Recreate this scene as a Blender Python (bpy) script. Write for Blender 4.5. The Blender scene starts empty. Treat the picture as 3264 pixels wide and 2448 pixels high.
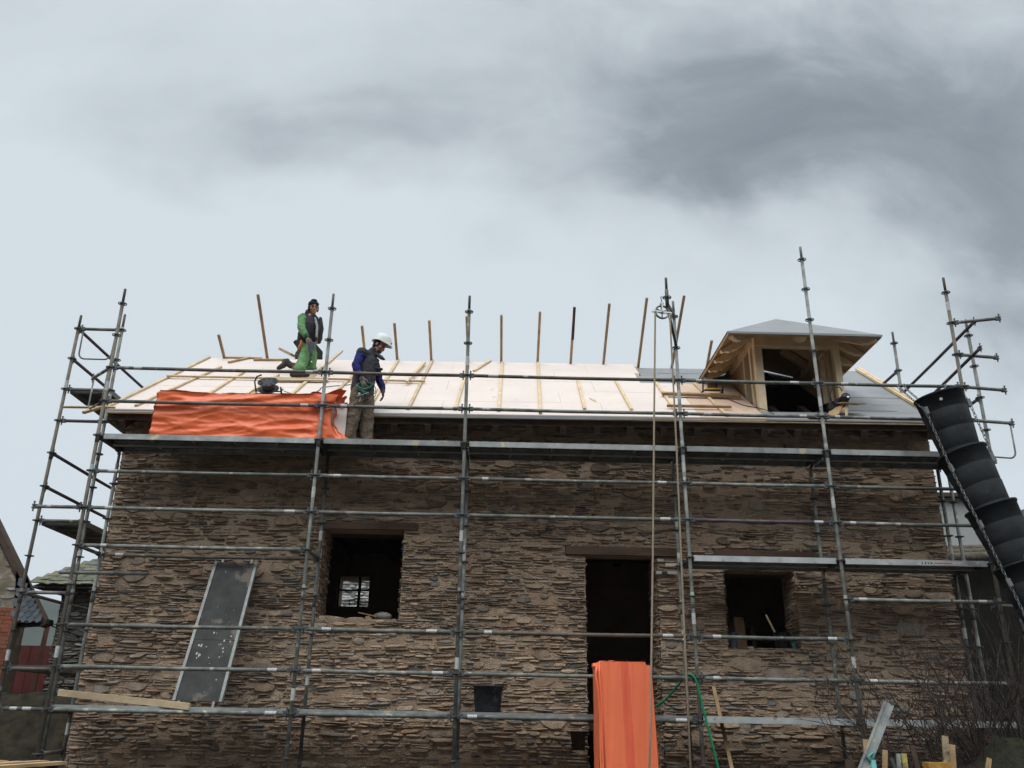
import bpy, math, random
from mathutils import Vector, Matrix, noise
R = math.radians
SC = bpy.context.scene
COL = SC.collection
# ------------------------------------------------------------------ camera
cam_d = bpy.data.cameras.new("camera")
cam = bpy.data.objects.new("camera", cam_d); COL.objects.link(cam)
yaw, pit, rol = .0122, .3708, .018
f = Vector((math.sin(yaw)*math.cos(pit), math.cos(yaw)*math.cos(pit), math.sin(pit)))
r0 = Vector((math.cos(yaw), -math.sin(yaw), 0)); u0 = r0.cross(f)
rr = r0*math.cos(rol)+u0*math.sin(rol); uu = -r0*math.sin(rol)+u0*math.cos(rol)
M = Matrix((rr, uu, -f)).transposed().to_4x4()
M.translation = Vector((5.4939, -11.2867, 1.5986))
cam.matrix_world = M
cam_d.sensor_width = 36; cam_d.lens = 36*2735/3264
cam_d.clip_start = .1; cam_d.clip_end = 9000
SC.camera = cam
# ------------------------------------------------------------------ world / sun
SUN_EL, SUN_AZ = R(58), R(-38)          # azimuth from +Y... sun stands high, in front-left of the facade
W = bpy.data.worlds.new("World"); SC.world = W; W.use_nodes = True
nt = W.node_tree; nt.nodes.clear()
def N(t, **k):
    n = nt.nodes.new(t)
    for a, b in k.items(): setattr(n, a, b)
    return n
def math_(op, a, b=None, c=None):
    n = N('ShaderNodeMath', operation=op)
    for i, v in enumerate((a, b, c)):
        if v is None: continue
        if isinstance(v, (int, float)): n.inputs[i].default_value = v
        else: nt.links.new(v, n.inputs[i])
    return n.outputs[0]
out = N('ShaderNodeOutputWorld')
tc = N('ShaderNodeTexCoord'); sep = N('ShaderNodeSeparateXYZ'); nt.links.new(tc.outputs['Generated'], sep.inputs[0])
dx, dy, dz = sep.outputs
ysafe = math_('MAXIMUM', dy, .12)
U = math_('DIVIDE', dx, ysafe); V = math_('DIVIDE', dz, ysafe)
cmb = N('ShaderNodeCombineXYZ'); nt.links.new(U, cmb.inputs[0]); nt.links.new(V, cmb.inputs[1]); nt.links.new(dy, cmb.inputs[2])
def noise_(scale, det, rough, sx=1, sy=1, seed=0., dist=0.):
    mp = N('ShaderNodeMapping'); mp.inputs['Scale'].default_value = (sx, sy, 1); mp.inputs['Location'].default_value = (seed, seed*.7, seed*1.3)
    nt.links.new(cmb.outputs[0], mp.inputs[0])
    n = N('ShaderNodeTexNoise'); n.inputs['Scale'].default_value = scale; n.inputs['Detail'].default_value = det
    n.inputs['Roughness'].default_value = rough; n.inputs['Distortion'].default_value = dist
    nt.links.new(mp.outputs[0], n.inputs['Vector']); return n.outputs['Fac']
nA = noise_(2.4, 6, .55, 1, 1.25, 3.1); nB = noise_(2.6, 6, .55, 1, 1.25, 9.4)
Ud = math_('ADD', U, math_('MULTIPLY', math_('SUBTRACT', nA, .5), .62))
Vd = math_('ADD', V, math_('MULTIPLY', math_('SUBTRACT', nB, .5), .44))
def gauss(u, v, a, b, amp):
    x = math_('DIVIDE', math_('SUBTRACT', Ud, u), a); y = math_('DIVIDE', math_('SUBTRACT', Vd, v), b)
    s = math_('ADD', math_('MULTIPLY', x, x), math_('MULTIPLY', y, y))
    return math_('MULTIPLY', math_('EXPONENT', math_('MULTIPLY', s, -1.)), amp)
D = None
for g in ((-.35, .80, .36, .11, .22), (-.05, .74, .42, .09, .22), (.25, .88, .40, .16, .30), (.52, .78, .42, .18, .34),
          (.72, .62, .28, .19, .42), (.80, 1.0, .34, .26, .30), (.10, 1.0, .6, .08, .12), (.85, .47, .26, .16, .22), (.04, .775, .14, .045, -.14), (-.60, .55, .4, .2, -.10), (-.8, 1.0, .3, .2, .10)):
    e = gauss(*g); D = e if D is None else math_('ADD', D, e)
nC = noise_(3.6, 9, .58, 1, 1.35, 21.7, .6)
nD = noise_(1.3, 5, .5, 1, 1.7, 5.5)
D = math_('MULTIPLY', D, math_('ADD', .50, math_('MULTIPLY', nC, 1.0)))
D = math_('ADD', D, math_('MULTIPLY', math_('SUBTRACT', nD, .5), .16))
D = math_('ADD', D, math_('MULTIPLY', math_('SUBTRACT', nC, .5), .17)); D = math_('SUBTRACT', D, .03)
ramp = N('ShaderNodeValToRGB'); nt.links.new(D, ramp.inputs[0])
el = ramp.color_ramp.elements
el[0].position = 0.; el[0].color = (.705, .775, .825, 1)
el[1].position = 1.; el[1].color = (.158, .188, .218, 1)
e = el.new(.26); e.color = (.57, .63, .675, 1)
e = el.new(.55); e.color = (.312, .355, .395, 1)
# the overcast brightens towards the zenith and behind the viewer, out of the picture
zen = math_('SMOOTH_MAX', math_('MULTIPLY', math_('SUBTRACT', dz, .80), 2.6), 0., .05)
# unseen sky behind the viewer: dimmed low, boosted higher, to shape the wall's light
mrb = N('ShaderNodeMapRange', interpolation_type='SMOOTHSTEP'); nt.links.new(dz, mrb.inputs[0]); mrb.inputs[1].default_value = .26; mrb.inputs[2].default_value = .74; mrb.inputs[3].default_value = -.82; mrb.inputs[4].default_value = 2.7
mrd = N('ShaderNodeMapRange', interpolation_type='SMOOTHSTEP'); nt.links.new(dy, mrd.inputs[0]); mrd.inputs[1].default_value = .10; mrd.inputs[2].default_value = -.30; mrd.inputs[3].default_value = 0.; mrd.inputs[4].default_value = 1.
beh = math_('MULTIPLY', mrb.outputs[0], mrd.outputs[0])
hi = math_('ADD', 1.0, math_('ADD', zen, beh))
mul = N('ShaderNodeVectorMath', operation='SCALE'); nt.links.new(ramp.outputs[0], mul.inputs[0]); nt.links.new(hi, mul.inputs['Scale'])
bgc = N('ShaderNodeBackground'); nt.links.new(mul.outputs[0], bgc.inputs[0]); bgc.inputs[1].default_value = 1.0
sky = N('ShaderNodeTexSky', sky_type='NISHITA'); sky.sun_disc = False; sky.sun_elevation = SUN_EL; sky.sun_rotation = R(180)+SUN_AZ
bgs = N('ShaderNodeBackground'); nt.links.new(sky.outputs[0], bgs.inputs[0]); bgs.inputs[1].default_value = .10
mx = N('ShaderNodeMixShader'); mx.inputs[0].default_value = .94
nt.links.new(bgs.outputs[0], mx.inputs[1]); nt.links.new(bgc.outputs[0], mx.inputs[2]); nt.links.new(mx.outputs[0], out.inputs[0])
sl = bpy.data.lights.new("sun", 'SUN'); sl.energy = 1.1; sl.angle = R(35); sl.color = (1, .95, .88)
so = bpy.data.objects.new("sun", sl); COL.objects.link(so)
sd = Vector((math.sin(SUN_AZ)*math.cos(SUN_EL), -math.cos(SUN_AZ)*math.cos(SUN_EL), math.sin(SUN_EL)))
so.rotation_euler = (-sd).to_track_quat('-Z', 'Y').to_euler(); so.location = sd*40
SC.view_settings.view_transform = 'Standard'; SC.view_settings.look = 'None'; SC.view_settings.exposure = 0.0; SC.view_settings.gamma = 1
SC.cycles.max_bounces = 6
# ------------------------------------------------------------------ materials
def mat(name, col, rough=.8, metal=0., var=.25, scale=12., bump=0., bscale=60., stretch=(1, 1, 1), col2=None, rnd=0., spec=.3, patch=None, coord='Object', wave=0.):
    m = bpy.data.materials.new(name); m.use_nodes = True; t = m.node_tree; L = t.links
    b = t.nodes['Principled BSDF']; b.inputs['Roughness'].default_value = rough; b.inputs['Metallic'].default_value = metal
    b.inputs['Specular IOR Level'].default_value = spec
    tcn = t.nodes.new('ShaderNodeTexCoord'); mp = t.nodes.new('ShaderNodeMapping'); mp.inputs['Scale'].default_value = stretch
    L.new(tcn.outputs[coord], mp.inputs[0])
    oi = t.nodes.new('ShaderNodeObjectInfo')
    va = t.nodes.new('ShaderNodeVectorMath'); va.operation = 'ADD'
    vs = t.nodes.new('ShaderNodeVectorMath'); vs.operation = 'SCALE'; vs.inputs[0].default_value = (17, 31, 23); L.new(oi.outputs['Random'], vs.inputs['Scale'])
    L.new(mp.outputs[0], va.inputs[0]); L.new(vs.outputs[0], va.inputs[1])
    n = t.nodes.new('ShaderNodeTexNoise'); n.inputs['Scale'].default_value = scale; n.inputs['Detail'].default_value = 6; n.inputs['Roughness'].default_value = .6
    L.new(va.outputs[0], n.inputs['Vector'])
    rp = t.nodes.new('ShaderNodeValToRGB'); e = rp.color_ramp.elements
    c2 = col2 or tuple(c*(1+var) for c in col)
    c1 = col if col2 else tuple(c*(1-var) for c in col)
    e[0].position = .32; e[0].color = (*c1, 1); e[1].position = .68; e[1].color = (*c2, 1)
    L.new(n.outputs['Fac'], rp.inputs[0]); cur = rp.outputs[0]
    if patch:
        pc, ps, pt = patch
        n2 = t.nodes.new('ShaderNodeTexNoise'); n2.inputs['Scale'].default_value = ps; n2.inputs['Detail'].default_value = 5; L.new(va.outputs[0], n2.inputs['Vector'])
        r2 = t.nodes.new('ShaderNodeValToRGB'); r2.color_ramp.elements[0].position = pt; r2.color_ramp.elements[1].position = pt+.06
        L.new(n2.outputs['Fac'], r2.inputs[0])
        mxn = t.nodes.new('ShaderNodeMixRGB'); L.new(r2.outputs[0], mxn.inputs[0]); L.new(cur, mxn.inputs[1]); mxn.inputs[2].default_value = (*pc, 1); cur = mxn.outputs[0]
    if rnd:
        h = t.nodes.new('ShaderNodeHueSaturation'); mr = t.nodes.new('ShaderNodeMapRange'); L.new(oi.outputs['Random'], mr.inputs[0])
        mr.inputs[3].default_value = 1-rnd; mr.inputs[4].default_value = 1+rnd; L.new(mr.outputs[0], h.inputs['Value']); L.new(cur, h.inputs['Color']); cur = h.outputs[0]
    L.new(cur, b.inputs['Base Color'])
    if bump:
        n3 = t.nodes.new('ShaderNodeTexNoise'); n3.inputs['Scale'].default_value = bscale; n3.inputs['Detail'].default_value = 5; L.new(va.outputs[0], n3.inputs['Vector'])
        bp = t.nodes.new('ShaderNodeBump'); bp.inputs['Strength'].default_value = bump; bp.inputs['Distance'].default_value = .02
        L.new(n3.outputs['Fac'], bp.inputs['Height']); L.new(bp.outputs[0], b.inputs['Normal'])
    return m
def island_mat(name, cols, rough=.9, bump=.5, bscale=40., big=.6, contrast=.35):
    m = bpy.data.materials.new(name); m.use_nodes = True; t = m.node_tree; L = t.links; b = t.nodes['Principled BSDF']
    b.inputs['Roughness'].default_value = rough; b.inputs['Specular IOR Level'].default_value = .25
    g = t.nodes.new('ShaderNodeNewGeometry'); tcn = t.nodes.new('ShaderNodeTexCoord')
    rp = t.nodes.new('ShaderNodeValToRGB'); el = rp.color_ramp.elements
    for i, c in enumerate(cols):
        p = i/(len(cols)-1)
        if i == 0: e = el[0]; e.position = 0
        elif i == len(cols)-1: e = el[len(el)-1]; e.position = 1
        else: e = el.new(p)
        e.color = (*c, 1)
    L.new(g.outputs['Random Per Island'], rp.inputs[0])
    n = t.nodes.new('ShaderNodeTexNoise'); n.inputs['Scale'].default_value = 9; n.inputs['Detail'].default_value = 7; n.inputs['Roughness'].default_value = .65; L.new(tcn.outputs['Object'], n.inputs['Vector'])
    n2 = t.nodes.new('ShaderNodeTexNoise'); n2.inputs['Scale'].default_value = big; n2.inputs['Detail'].default_value = 3; L.new(tcn.outputs['Object'], n2.inputs['Vector'])
    mr = t.nodes.new('ShaderNodeMapRange'); mr.inputs[1].default_value = .25; mr.inputs[2].default_value = .75; mr.inputs[3].default_value = 1-contrast; mr.inputs[4].default_value = 1+contrast; L.new(n.outputs['Fac'], mr.inputs[0])
    mr2 = t.nodes.new('ShaderNodeMapRange'); mr2.inputs[1].default_value = .3; mr2.inputs[2].default_value = .7; mr2.inputs[3].default_value = .78; mr2.inputs[4].default_value = 1.18; L.new(n2.outputs['Fac'], mr2.inputs[0])
    mm = t.nodes.new('ShaderNodeMath'); mm.operation = 'MULTIPLY'; L.new(mr.outputs[0], mm.inputs[0]); L.new(mr2.outputs[0], mm.inputs[1])
    vs = t.nodes.new('ShaderNodeVectorMath'); vs.operation = 'SCALE'; L.new(rp.outputs[0], vs.inputs[0]); L.new(mm.outputs[0], vs.inputs['Scale'])
    L.new(vs.outputs[0], b.inputs['Base Color'])
    mp = t.nodes.new('ShaderNodeMapping'); mp.inputs['Scale'].default_value = (1, 1, 2.5); L.new(tcn.outputs['Object'], mp.inputs[0])
    n3 = t.nodes.new('ShaderNodeTexNoise'); n3.inputs['Scale'].default_value = bscale; n3.inputs['Detail'].default_value = 6; L.new(mp.outputs[0], n3.inputs['Vector'])
    bp = t.nodes.new('ShaderNodeBump'); bp.inputs['Strength'].default_value = bump; bp.inputs['Distance'].default_value = .02
    L.new(n3.outputs['Fac'], bp.inputs['Height']); L.new(bp.outputs[0], b.inputs['Normal'])
    return m
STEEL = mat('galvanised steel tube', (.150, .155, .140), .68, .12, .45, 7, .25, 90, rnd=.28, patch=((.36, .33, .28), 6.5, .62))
STEELB = mat('weathered brownish steel tube', (.13, .112, .09), .7, .15, .35, 7, .15, 90, rnd=.15, patch=((.36, .33, .28), 5., .68))
STEELP = mat('dark painted steel tube', (.085, .07, .085), .6, .2, .3, 9, .1, 90, rnd=.15)
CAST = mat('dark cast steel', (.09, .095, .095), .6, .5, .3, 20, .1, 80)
STICK = mat('white tube sticker', (.42, .42, .40), .6, 0, .22, 40, patch=((.2, .2, .2), 60, .66))
DECK = mat('galvanised deck plate', (.30, .31, .30), .6, .4, .3, 5, .1, 60, rnd=.2, patch=((.50, .45, .33), 4, .62))
DECKB = mat('bright galvanised deck plate', (.42, .43, .42), .55, .35, .2, 5, .1, 60, patch=((.30, .30, .29), 9, .6))
PINE = mat('new pine batten', (.56, .43, .27), .75, 0, .18, 5, .15, 50, (1, 1, 1), rnd=.14)
PINED = mat('weathered and silhouetted pine', (.36, .24, .125), .8, 0, .22, 6, .15, 50, rnd=.15)
PINEF = mat('pine framing timber', (.68, .53, .345), .7, 0, .15, 3.5, .12, 40, rnd=.08, patch=((.30, .16, .07), 13, .74))
PLY = mat('plywood panel', (.40, .26, .145), .75, 0, .16, 7, .1, 50, rnd=.1)
DARKW = mat('dark old roof timber', (.07, .045, .032), .85, 0, .3, 6, .2, 30)
INSUL = mat('pale pink insulation board', (.635, .545, .49), .75, 0, .05, 1.6, .05, 25, patch=((.53, .41, .33), 6., .67))
INSULR = mat('bare pinkish board', (.54, .39, .29), .8, 0, .10, 9, .1, 60)
MEMB = mat('grey roofing membrane', (.235, .236, .238), .6, 0, .10, 2.2, .12, 9)
MEMRED = mat('red membrane print', (.36, .12, .11), .7)
MEMDK = mat('dark membrane lap', (.07, .07, .075), .7)
TARP = mat('orange tarpaulin', (.80, .15, .05), .42, 0, .10, 2.5, .3, 9, spec=.45)
TARPR = mat('orange red tarpaulin', (.78, .165, .07), .5, 0, .07, 1.5, .15, 12, spec=.35)
TARPS = mat('red stripe tarpaulin', (.72, .118, .058), .5, 0, .06, 1.5, .15, 12, spec=.35)
CHUTE = mat('black rubber chute', (.014, .0155, .0175), .75, 0, .4, 6, .2, 40, spec=.2, patch=((.03, .03, .032), 9, .68))
CHAINM = mat('zinc chain', (.20, .20, .20), .5, .6, .3, 30)
ROPE = mat('hemp rope', (.30, .24, .17), .9, 0, .2, 60, .5, 160)
GHOSE = mat('green hose plastic', (.004, .19, .085), .45)
BLACKP = mat('black plastic', (.014, .015, .017), .45, 0, .3, 20)
YELLOW = mat('yellow plastic', (.62, .40, .04), .5, 0, .15, 12)
PLYF = mat('dark phenolic board', (.056, .054, .052), .7, 0, .30, 5, .06, 40, patch=((.17, .145, .115), 3.5, .60))
SPLAT = mat('white plaster splash', (.55, .54, .52), .8)
LIME = mat('aluminium edge rail', (.30, .31, .295), .55, .4, .2, 12, .1, 60)
MORTAR = mat('tan lime mortar', (.29, .195, .13), .95, 0, .2, .9, .9, 45, col2=(.42, .315, .22))
STONE = island_mat('schist stones', [(.16, .115, .085), (.31, .222, .15), (.39, .285, .198), (.28, .198, .135), (.20, .187, .172), (.42, .315, .225), (.32, .20, .13), (.115, .105, .098), (.40, .30, .215), (.36, .262, .18), (.25, .215, .178), (.34, .25, .175), (.21, .15, .105)], big=.7, bump=.9, contrast=.45)
STONEG = island_mat('grey schist stones', [(.10, .095, .085), (.18, .17, .155), (.26, .25, .225), (.14, .125, .11), (.32, .31, .28)])
STONEL = island_mat('pale slate stones', [(.30, .31, .30), (.40, .41, .39), (.46, .47, .45), (.35, .36, .335)], contrast=.25)
MORTL = mat('pale grey mortar', (.20, .20, .185), .95, 0, .2, 4, .5, 50)
MORTG = mat('grey earthy mortar', (.10, .09, .075), .95, 0, .3, 4, .5, 50)
LINTEL = mat('dark oak lintel', (.10, .062, .042), .85, 0, .35, 5, .4, 25, (.25, 1, 1))
SLATE = island_mat('mossy slates', [(.09, .10, .07), (.13, .135, .085), (.16, .155, .095), (.075, .08, .07), (.18, .185, .16)], big=2.)
SLATEB = island_mat('blue grey slates', [(.10, .12, .14), (.13, .15, .17), (.115, .13, .145)], big=2., contrast=.15)
BRICK = island_mat('orange red bricks', [(.22, .075, .042), (.26, .095, .055), (.18, .06, .035), (.24, .10, .065)], big=2., contrast=.2)
RENDER_ = mat('patchy lime render', (.20, .165, .12), .95, 0, .25, 3, .6, 20, patch=((.30, .27, .22), 4, .58))
REDM = mat('dark red sheet metal', (.10, .022, .018), .7, 0, .3, 2.2, .1, 20)
GREYR = mat('grey cement render', (.34, .345, .33), .9, 0, .08, 2, .15, 20)
EARTH = mat('dark earth and moss', (.012, .010, .007), 1., 0, .4, 7, 1., 14, col2=(.040, .033, .018))
MOSS = mat('green moss', (.012, .010, .008), 1., 0, .4, 9, 1., 30, col2=(.026, .026, .011))
DIRT = mat('wet dark dirt ground', (.05, .043, .034), 1., 0, .25, 3, .5, 20)
TWIG = mat('bare brown twigs', (.048, .036, .031), .9, 0, .35, 6, rnd=.2)
LEAF = mat('withered leaf', (.06, .035, .03), .9, 0, .3, 10)
HILLM = mat('wooded hillside', (.035, .045, .03), 1., 0, .35, .02, 0, 1)
SKIN = mat('skin', (.36, .19, .13), .6, 0, .10, 25, spec=.35)
HAIR = mat('black hair', (.012, .010, .009), .7, 0, .3, 60)
EYE = mat('dark eye', (.02, .015, .012), .4)
VEST = mat('charcoal padded vest', (.040, .040, .046), .85, 0, .25, 14, .5, 35)
VESTD = mat('near black padded vest', (.020, .018, .022), .8, 0, .25, 14, .5, 35)
BLUE = mat('navy blue work shirt', (.012, .012, .105), .85, 0, .25, 9, .6, 30)
GREENC = mat('bright green workwear', (.115, .24, .10), .85, 0, .16, 9, .6, 30)
TAN = mat('brown work trousers', (.17, .125, .088), .9, 0, .22, 8, .6, 26)
HELM = mat('white helmet plastic', (.62, .63, .60), .35, 0, .04, 5)
BOOT = mat('dusty dark boot', (.055, .047, .040), .85, 0, .35, 14, .3, 40)
GLOVE = mat('pale work glove', (.34, .31, .25), .9, 0, .3, 30, .3, 60)
DKBROWN = mat('dark brown jacket', (.022, .013, .010), .9, 0, .3, 14, .4, 30)
JEAN = mat('grey jeans', (.14, .15, .16), .9, 0, .25, 12, .3, 40)
BEANIE = mat('dark knitted cap', (.016, .014, .015), .95, 0, .3, 60, .6, 120)
PLAID = mat('grey plaid shirt', (.30, .31, .32), .9, 0, .6, 30)
TOOLG = mat('green power tool', (.010, .075, .045), .4, 0, .1, 10)
TOOLD = mat('dark grey power tool', (.055, .06, .065), .5, 0, .2, 12)
METALB = mat('bright tool steel', (.55, .55, .55), .35, .8, .1, 30)
ORANGEH = mat('orange tool handle', (.45, .10, .03), .5)
TEAL = mat('teal plastic', (.10, .28, .27), .5)
# ------------------------------------------------------------------ mesh helpers
class MB:
    def __init__(s): s.v = []; s.f = []; s.m = []; s.s = []
    def add(s, vs, fs, mi=0, sm=False):
        b = len(s.v); s.v += [Vector(v) for v in vs]
        for q in fs: s.f.append([b+i for i in q]); s.m.append(mi); s.s.append(sm)
    def box(s, c, d, rot=None, mi=0):
        c = Vector(c); rot = rot or Matrix.Identity(3)
        vs = [c+rot@Vector((x*d[0]/2, y*d[1]/2, z*d[2]/2)) for x in (-1, 1) for y in (-1, 1) for z in (-1, 1)]
        s.add(vs, [(0, 1, 3, 2), (4, 6, 7, 5), (0, 4, 5, 1), (2, 3, 7, 6), (0, 2, 6, 4), (1, 5, 7, 3)], mi)
    def span(s, x0, x1, y0, y1, z0, z1, mi=0): s.box(((x0+x1)/2, (y0+y1)/2, (z0+z1)/2), (x1-x0, y1-y0, z1-z0), None, mi)
    def beam(s, a, b, w, h, up=(0, 0, 1), mi=0):
        a, b, up = Vector(a), Vector(b), Vector(up); x = (b-a).normalized(); y = up.cross(x)
        if y.length < 1e-4: y = Vector((0, 1, 0)).cross(x)
        y.normalize(); z = x.cross(y)
        s.box((a+b)/2, ((b-a).length, w, h), Matrix((x, y, z)).transposed(), mi)
    def tube(s, pts, r, seg=10, caps=True, mi=0, sm=True, sq=None):
        pts = [Vector(p) for p in pts]; n = len(pts); rad = r if isinstance(r, (list, tuple)) else [r]*n
        t0 = (pts[1]-pts[0]).normalized(); ref = Vector((0, 0, 1)) if abs(t0.z) < .9 else Vector((1, 0, 0))
        y = ref.cross(t0).normalized(); rings = []
        for i, p in enumerate(pts):
            t = ((pts[min(i+1, n-1)]-p).normalized()+(p-pts[max(i-1, 0)]).normalized())
            t = t.normalized() if t.length > 1e-6 else t0
            y = (y-t*y.dot(t)); y = y.normalized() if y.length > 1e-6 else ref.cross(t).normalized()
            z = t.cross(y); ring = []
            rx, ry = (rad[i] if isinstance(rad[i], (list, tuple)) else (rad[i], rad[i]))
            for k in range(seg):
                a = 2*math.pi*k/seg; ring.append(p+y*math.cos(a)*rx+z*math.sin(a)*ry)
            rings.append(ring)
        fs = [(i*seg+k, i*seg+(k+1) % seg, (i+1)*seg+(k+1) % seg, (i+1)*seg+k) for i in range(n-1) for k in range(seg)]
        s.add([v for q in rings for v in q], fs, mi, sm)
        if caps:
            b = len(s.v)-n*seg
            s.f.append([b+k for k in range(seg)][::-1]); s.m.append(mi); s.s.append(False)
            s.f.append([b+(n-1)*seg+k for k in range(seg)]); s.m.append(mi); s.s.append(False)
    def capsule(s, pts, rad, seg=12, mi=0):      # closed limb with rounded ends
        pts = [Vector(p) for p in pts]; rad = [q if isinstance(q, tuple) else (q, q) for q in rad]
        P, Q = [], []
        d = (pts[0]-pts[1]).normalized(); r = max(rad[0])
        for k in (.97, .75, .4): P.append(pts[0]+d*r*k); Q.append(tuple(q*math.sqrt(1-k*k) for q in rad[0]))
        P += pts; Q += rad
        d = (pts[-1]-pts[-2]).normalized(); r = max(rad[-1])
        for k in (.4, .75, .97): P.append(pts[-1]+d*r*k); Q.append(tuple(q*math.sqrt(1-k*k) for q in rad[-1]))
        s.tube(P, Q, seg, True, mi)
    def lathe(s, prof, o=(0, 0, 0), rot=None, seg=20, mi=0, sm=True, a0=0., a1=2*math.pi):
        o = Vector(o); rot = rot or Matrix.Identity(3); n = len(prof); full = abs(a1-a0-2*math.pi) < 1e-6; ns = seg if full else seg+1
        vs = [o+rot@Vector((r*math.cos(a0+(a1-a0)*k/seg), r*math.sin(a0+(a1-a0)*k/seg), z)) for r, z in prof for k in range(ns)]
        fs = [(i*ns+k, i*ns+(k+1) % ns, (i+1)*ns+(k+1) % ns, (i+1)*ns+k) for i in range(n-1) for k in range(seg)]
        s.add(vs, fs, mi, sm)
    def ball(s, c, rad, rot=None, seg=14, rings=9, mi=0):
        c = Vector(c); rot = rot or Matrix.Identity(3); rad = rad if isinstance(rad, (tuple, list)) else (rad,)*3
        vs = []; 
        for i in range(1, rings):
            a = math.pi*i/rings
            for k in range(seg):
                b = 2*math.pi*k/seg; vs.append(c+rot@Vector((rad[0]*math.sin(a)*math.cos(b), rad[1]*math.sin(a)*math.sin(b), rad[2]*math.cos(a))))
        n = len(vs); vs += [c+rot@Vector((0, 0, rad[2])), c-rot@Vector((0, 0, rad[2]))]
        fs = [(i*seg+k, (i+1)*seg+k, (i+1)*seg+(k+1) % seg, i*seg+(k+1) % seg) for i in range(rings-2) for k in range(seg)]
        fs += [(n, k, (k+1) % seg) for k in range(seg)]+[(n+1, (rings-2)*seg+(k+1) % seg, (rings-2)*seg+k) for k in range(seg)]
        s.add(vs, fs, mi, True)
    def prism(s, poly, ax, d0, d1, mi=0):       # polygon in the two other axes, extruded along ax
        n = len(poly)
        def P(p, d): 
            q = list(p); q.insert(ax, d); return q
        s.add([P(p, d0) for p in poly]+[P(p, d1) for p in poly], [list(range(n))[::-1], list(range(n, 2*n))]+[(i, (i+1) % n, n+(i+1) % n, n+i) for i in range(n)], mi)
    def build(s, name, mats, parent=None, loc=None):
        me = bpy.data.meshes.new(name)
        wl = wloc(parent) if parent else Vector((0, 0, 0))
        o_ = wl if loc is None else Vector(loc)
        me.from_pydata([v-o_ for v in s.v], [], s.f)
        for m in (mats if isinstance(mats, (list, tuple)) else [mats]): me.materials.append(m)
        me.polygons.foreach_set('material_index', s.m); me.polygons.foreach_set('use_smooth', s.s); me.update()
        o = bpy.data.objects.new(name, me); COL.objects.link(o)
        if parent: o.parent = parent; o.location = o_-wl
        else: o.location = o_
        return o
def wloc(o):
    v = Vector(o.location); p = o.parent
    while p: v += p.location; p = p.parent
    return v
def tag(o, label=None, cat=None, group=None, kind=None):
    if label: o['label'] = label
    if cat: o['category'] = cat
    if group: o['group'] = group
    if kind: o['kind'] = kind
    return o
def thing(name, label, cat, loc=(0, 0, 0), group=None):
    o = bpy.data.objects.new(name, None); COL.objects.link(o); o.location = loc; o.empty_display_size = .2
    return tag(o, label, cat, group)
def share(src, name, parent, loc, rot=(0, 0, 0)):   # a copy that shares the mesh, placed at a world point
    o = src.copy(); o.name = name; COL.objects.link(o); o.parent = parent; o.location = Vector(loc)-wloc(parent); o.rotation_euler = rot
    return o
rng = random.Random(7)
def nz(x, y, z, s=1.): return noise.noise(Vector((x*s, y*s, z*s)))
def irr(mb, O, Uv, Vv, Nv, w, h, depth, rnd, mi, tilt=.03, n=10, back=.03):   # one irregular flat stone
    O, Uv, Vv, Nv = Vector(O), Vector(Uv), Vector(Vv), Vector(Nv)
    t = rnd.uniform(-tilt, tilt); pts = []; sq = rnd.uniform(2.4, 5.)
    for k in range(n):
        a = 2*math.pi*(k+.5)/n; ca, sa = math.cos(a), math.sin(a)
        q = (abs(ca)**sq+abs(sa)**sq)**(-1/sq)*rnd.uniform(.78, 1.10)
        x, y = ca*q*w/2, sa*q*h/2; pts.append((x, y+x*t))
    ins = min(.013, h*.22); v = []
    tx, ty = rnd.uniform(-.05, .05), rnd.uniform(-.42, .06)
    for x, y in pts: v.append(O+Uv*x+Vv*y-Nv*back)
    for x, y in pts: v.append(O+Uv*x+Vv*y+Nv*(depth*.55))
    for x, y in pts:
        kx = max(0, 1-ins/(w/2)); ky = max(.2, 1-ins/(h/2))
        v.append(O+Uv*x*kx+Vv*y*ky+Nv*(depth+tx*x*.2+ty*y+rnd.uniform(-.003, .003)))
    v.append(O+Nv*(depth+rnd.uniform(0, .006)))
    fs = [(j*n+k, j*n+(k+1) % n, (j+1)*n+(k+1) % n, (j+1)*n+k) for j in (0, 1) for k in range(n)]+[(2*n+k, 2*n+(k+1) % n, 3*n) for k in range(n)]
    mb.add(v, fs, mi)
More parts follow.
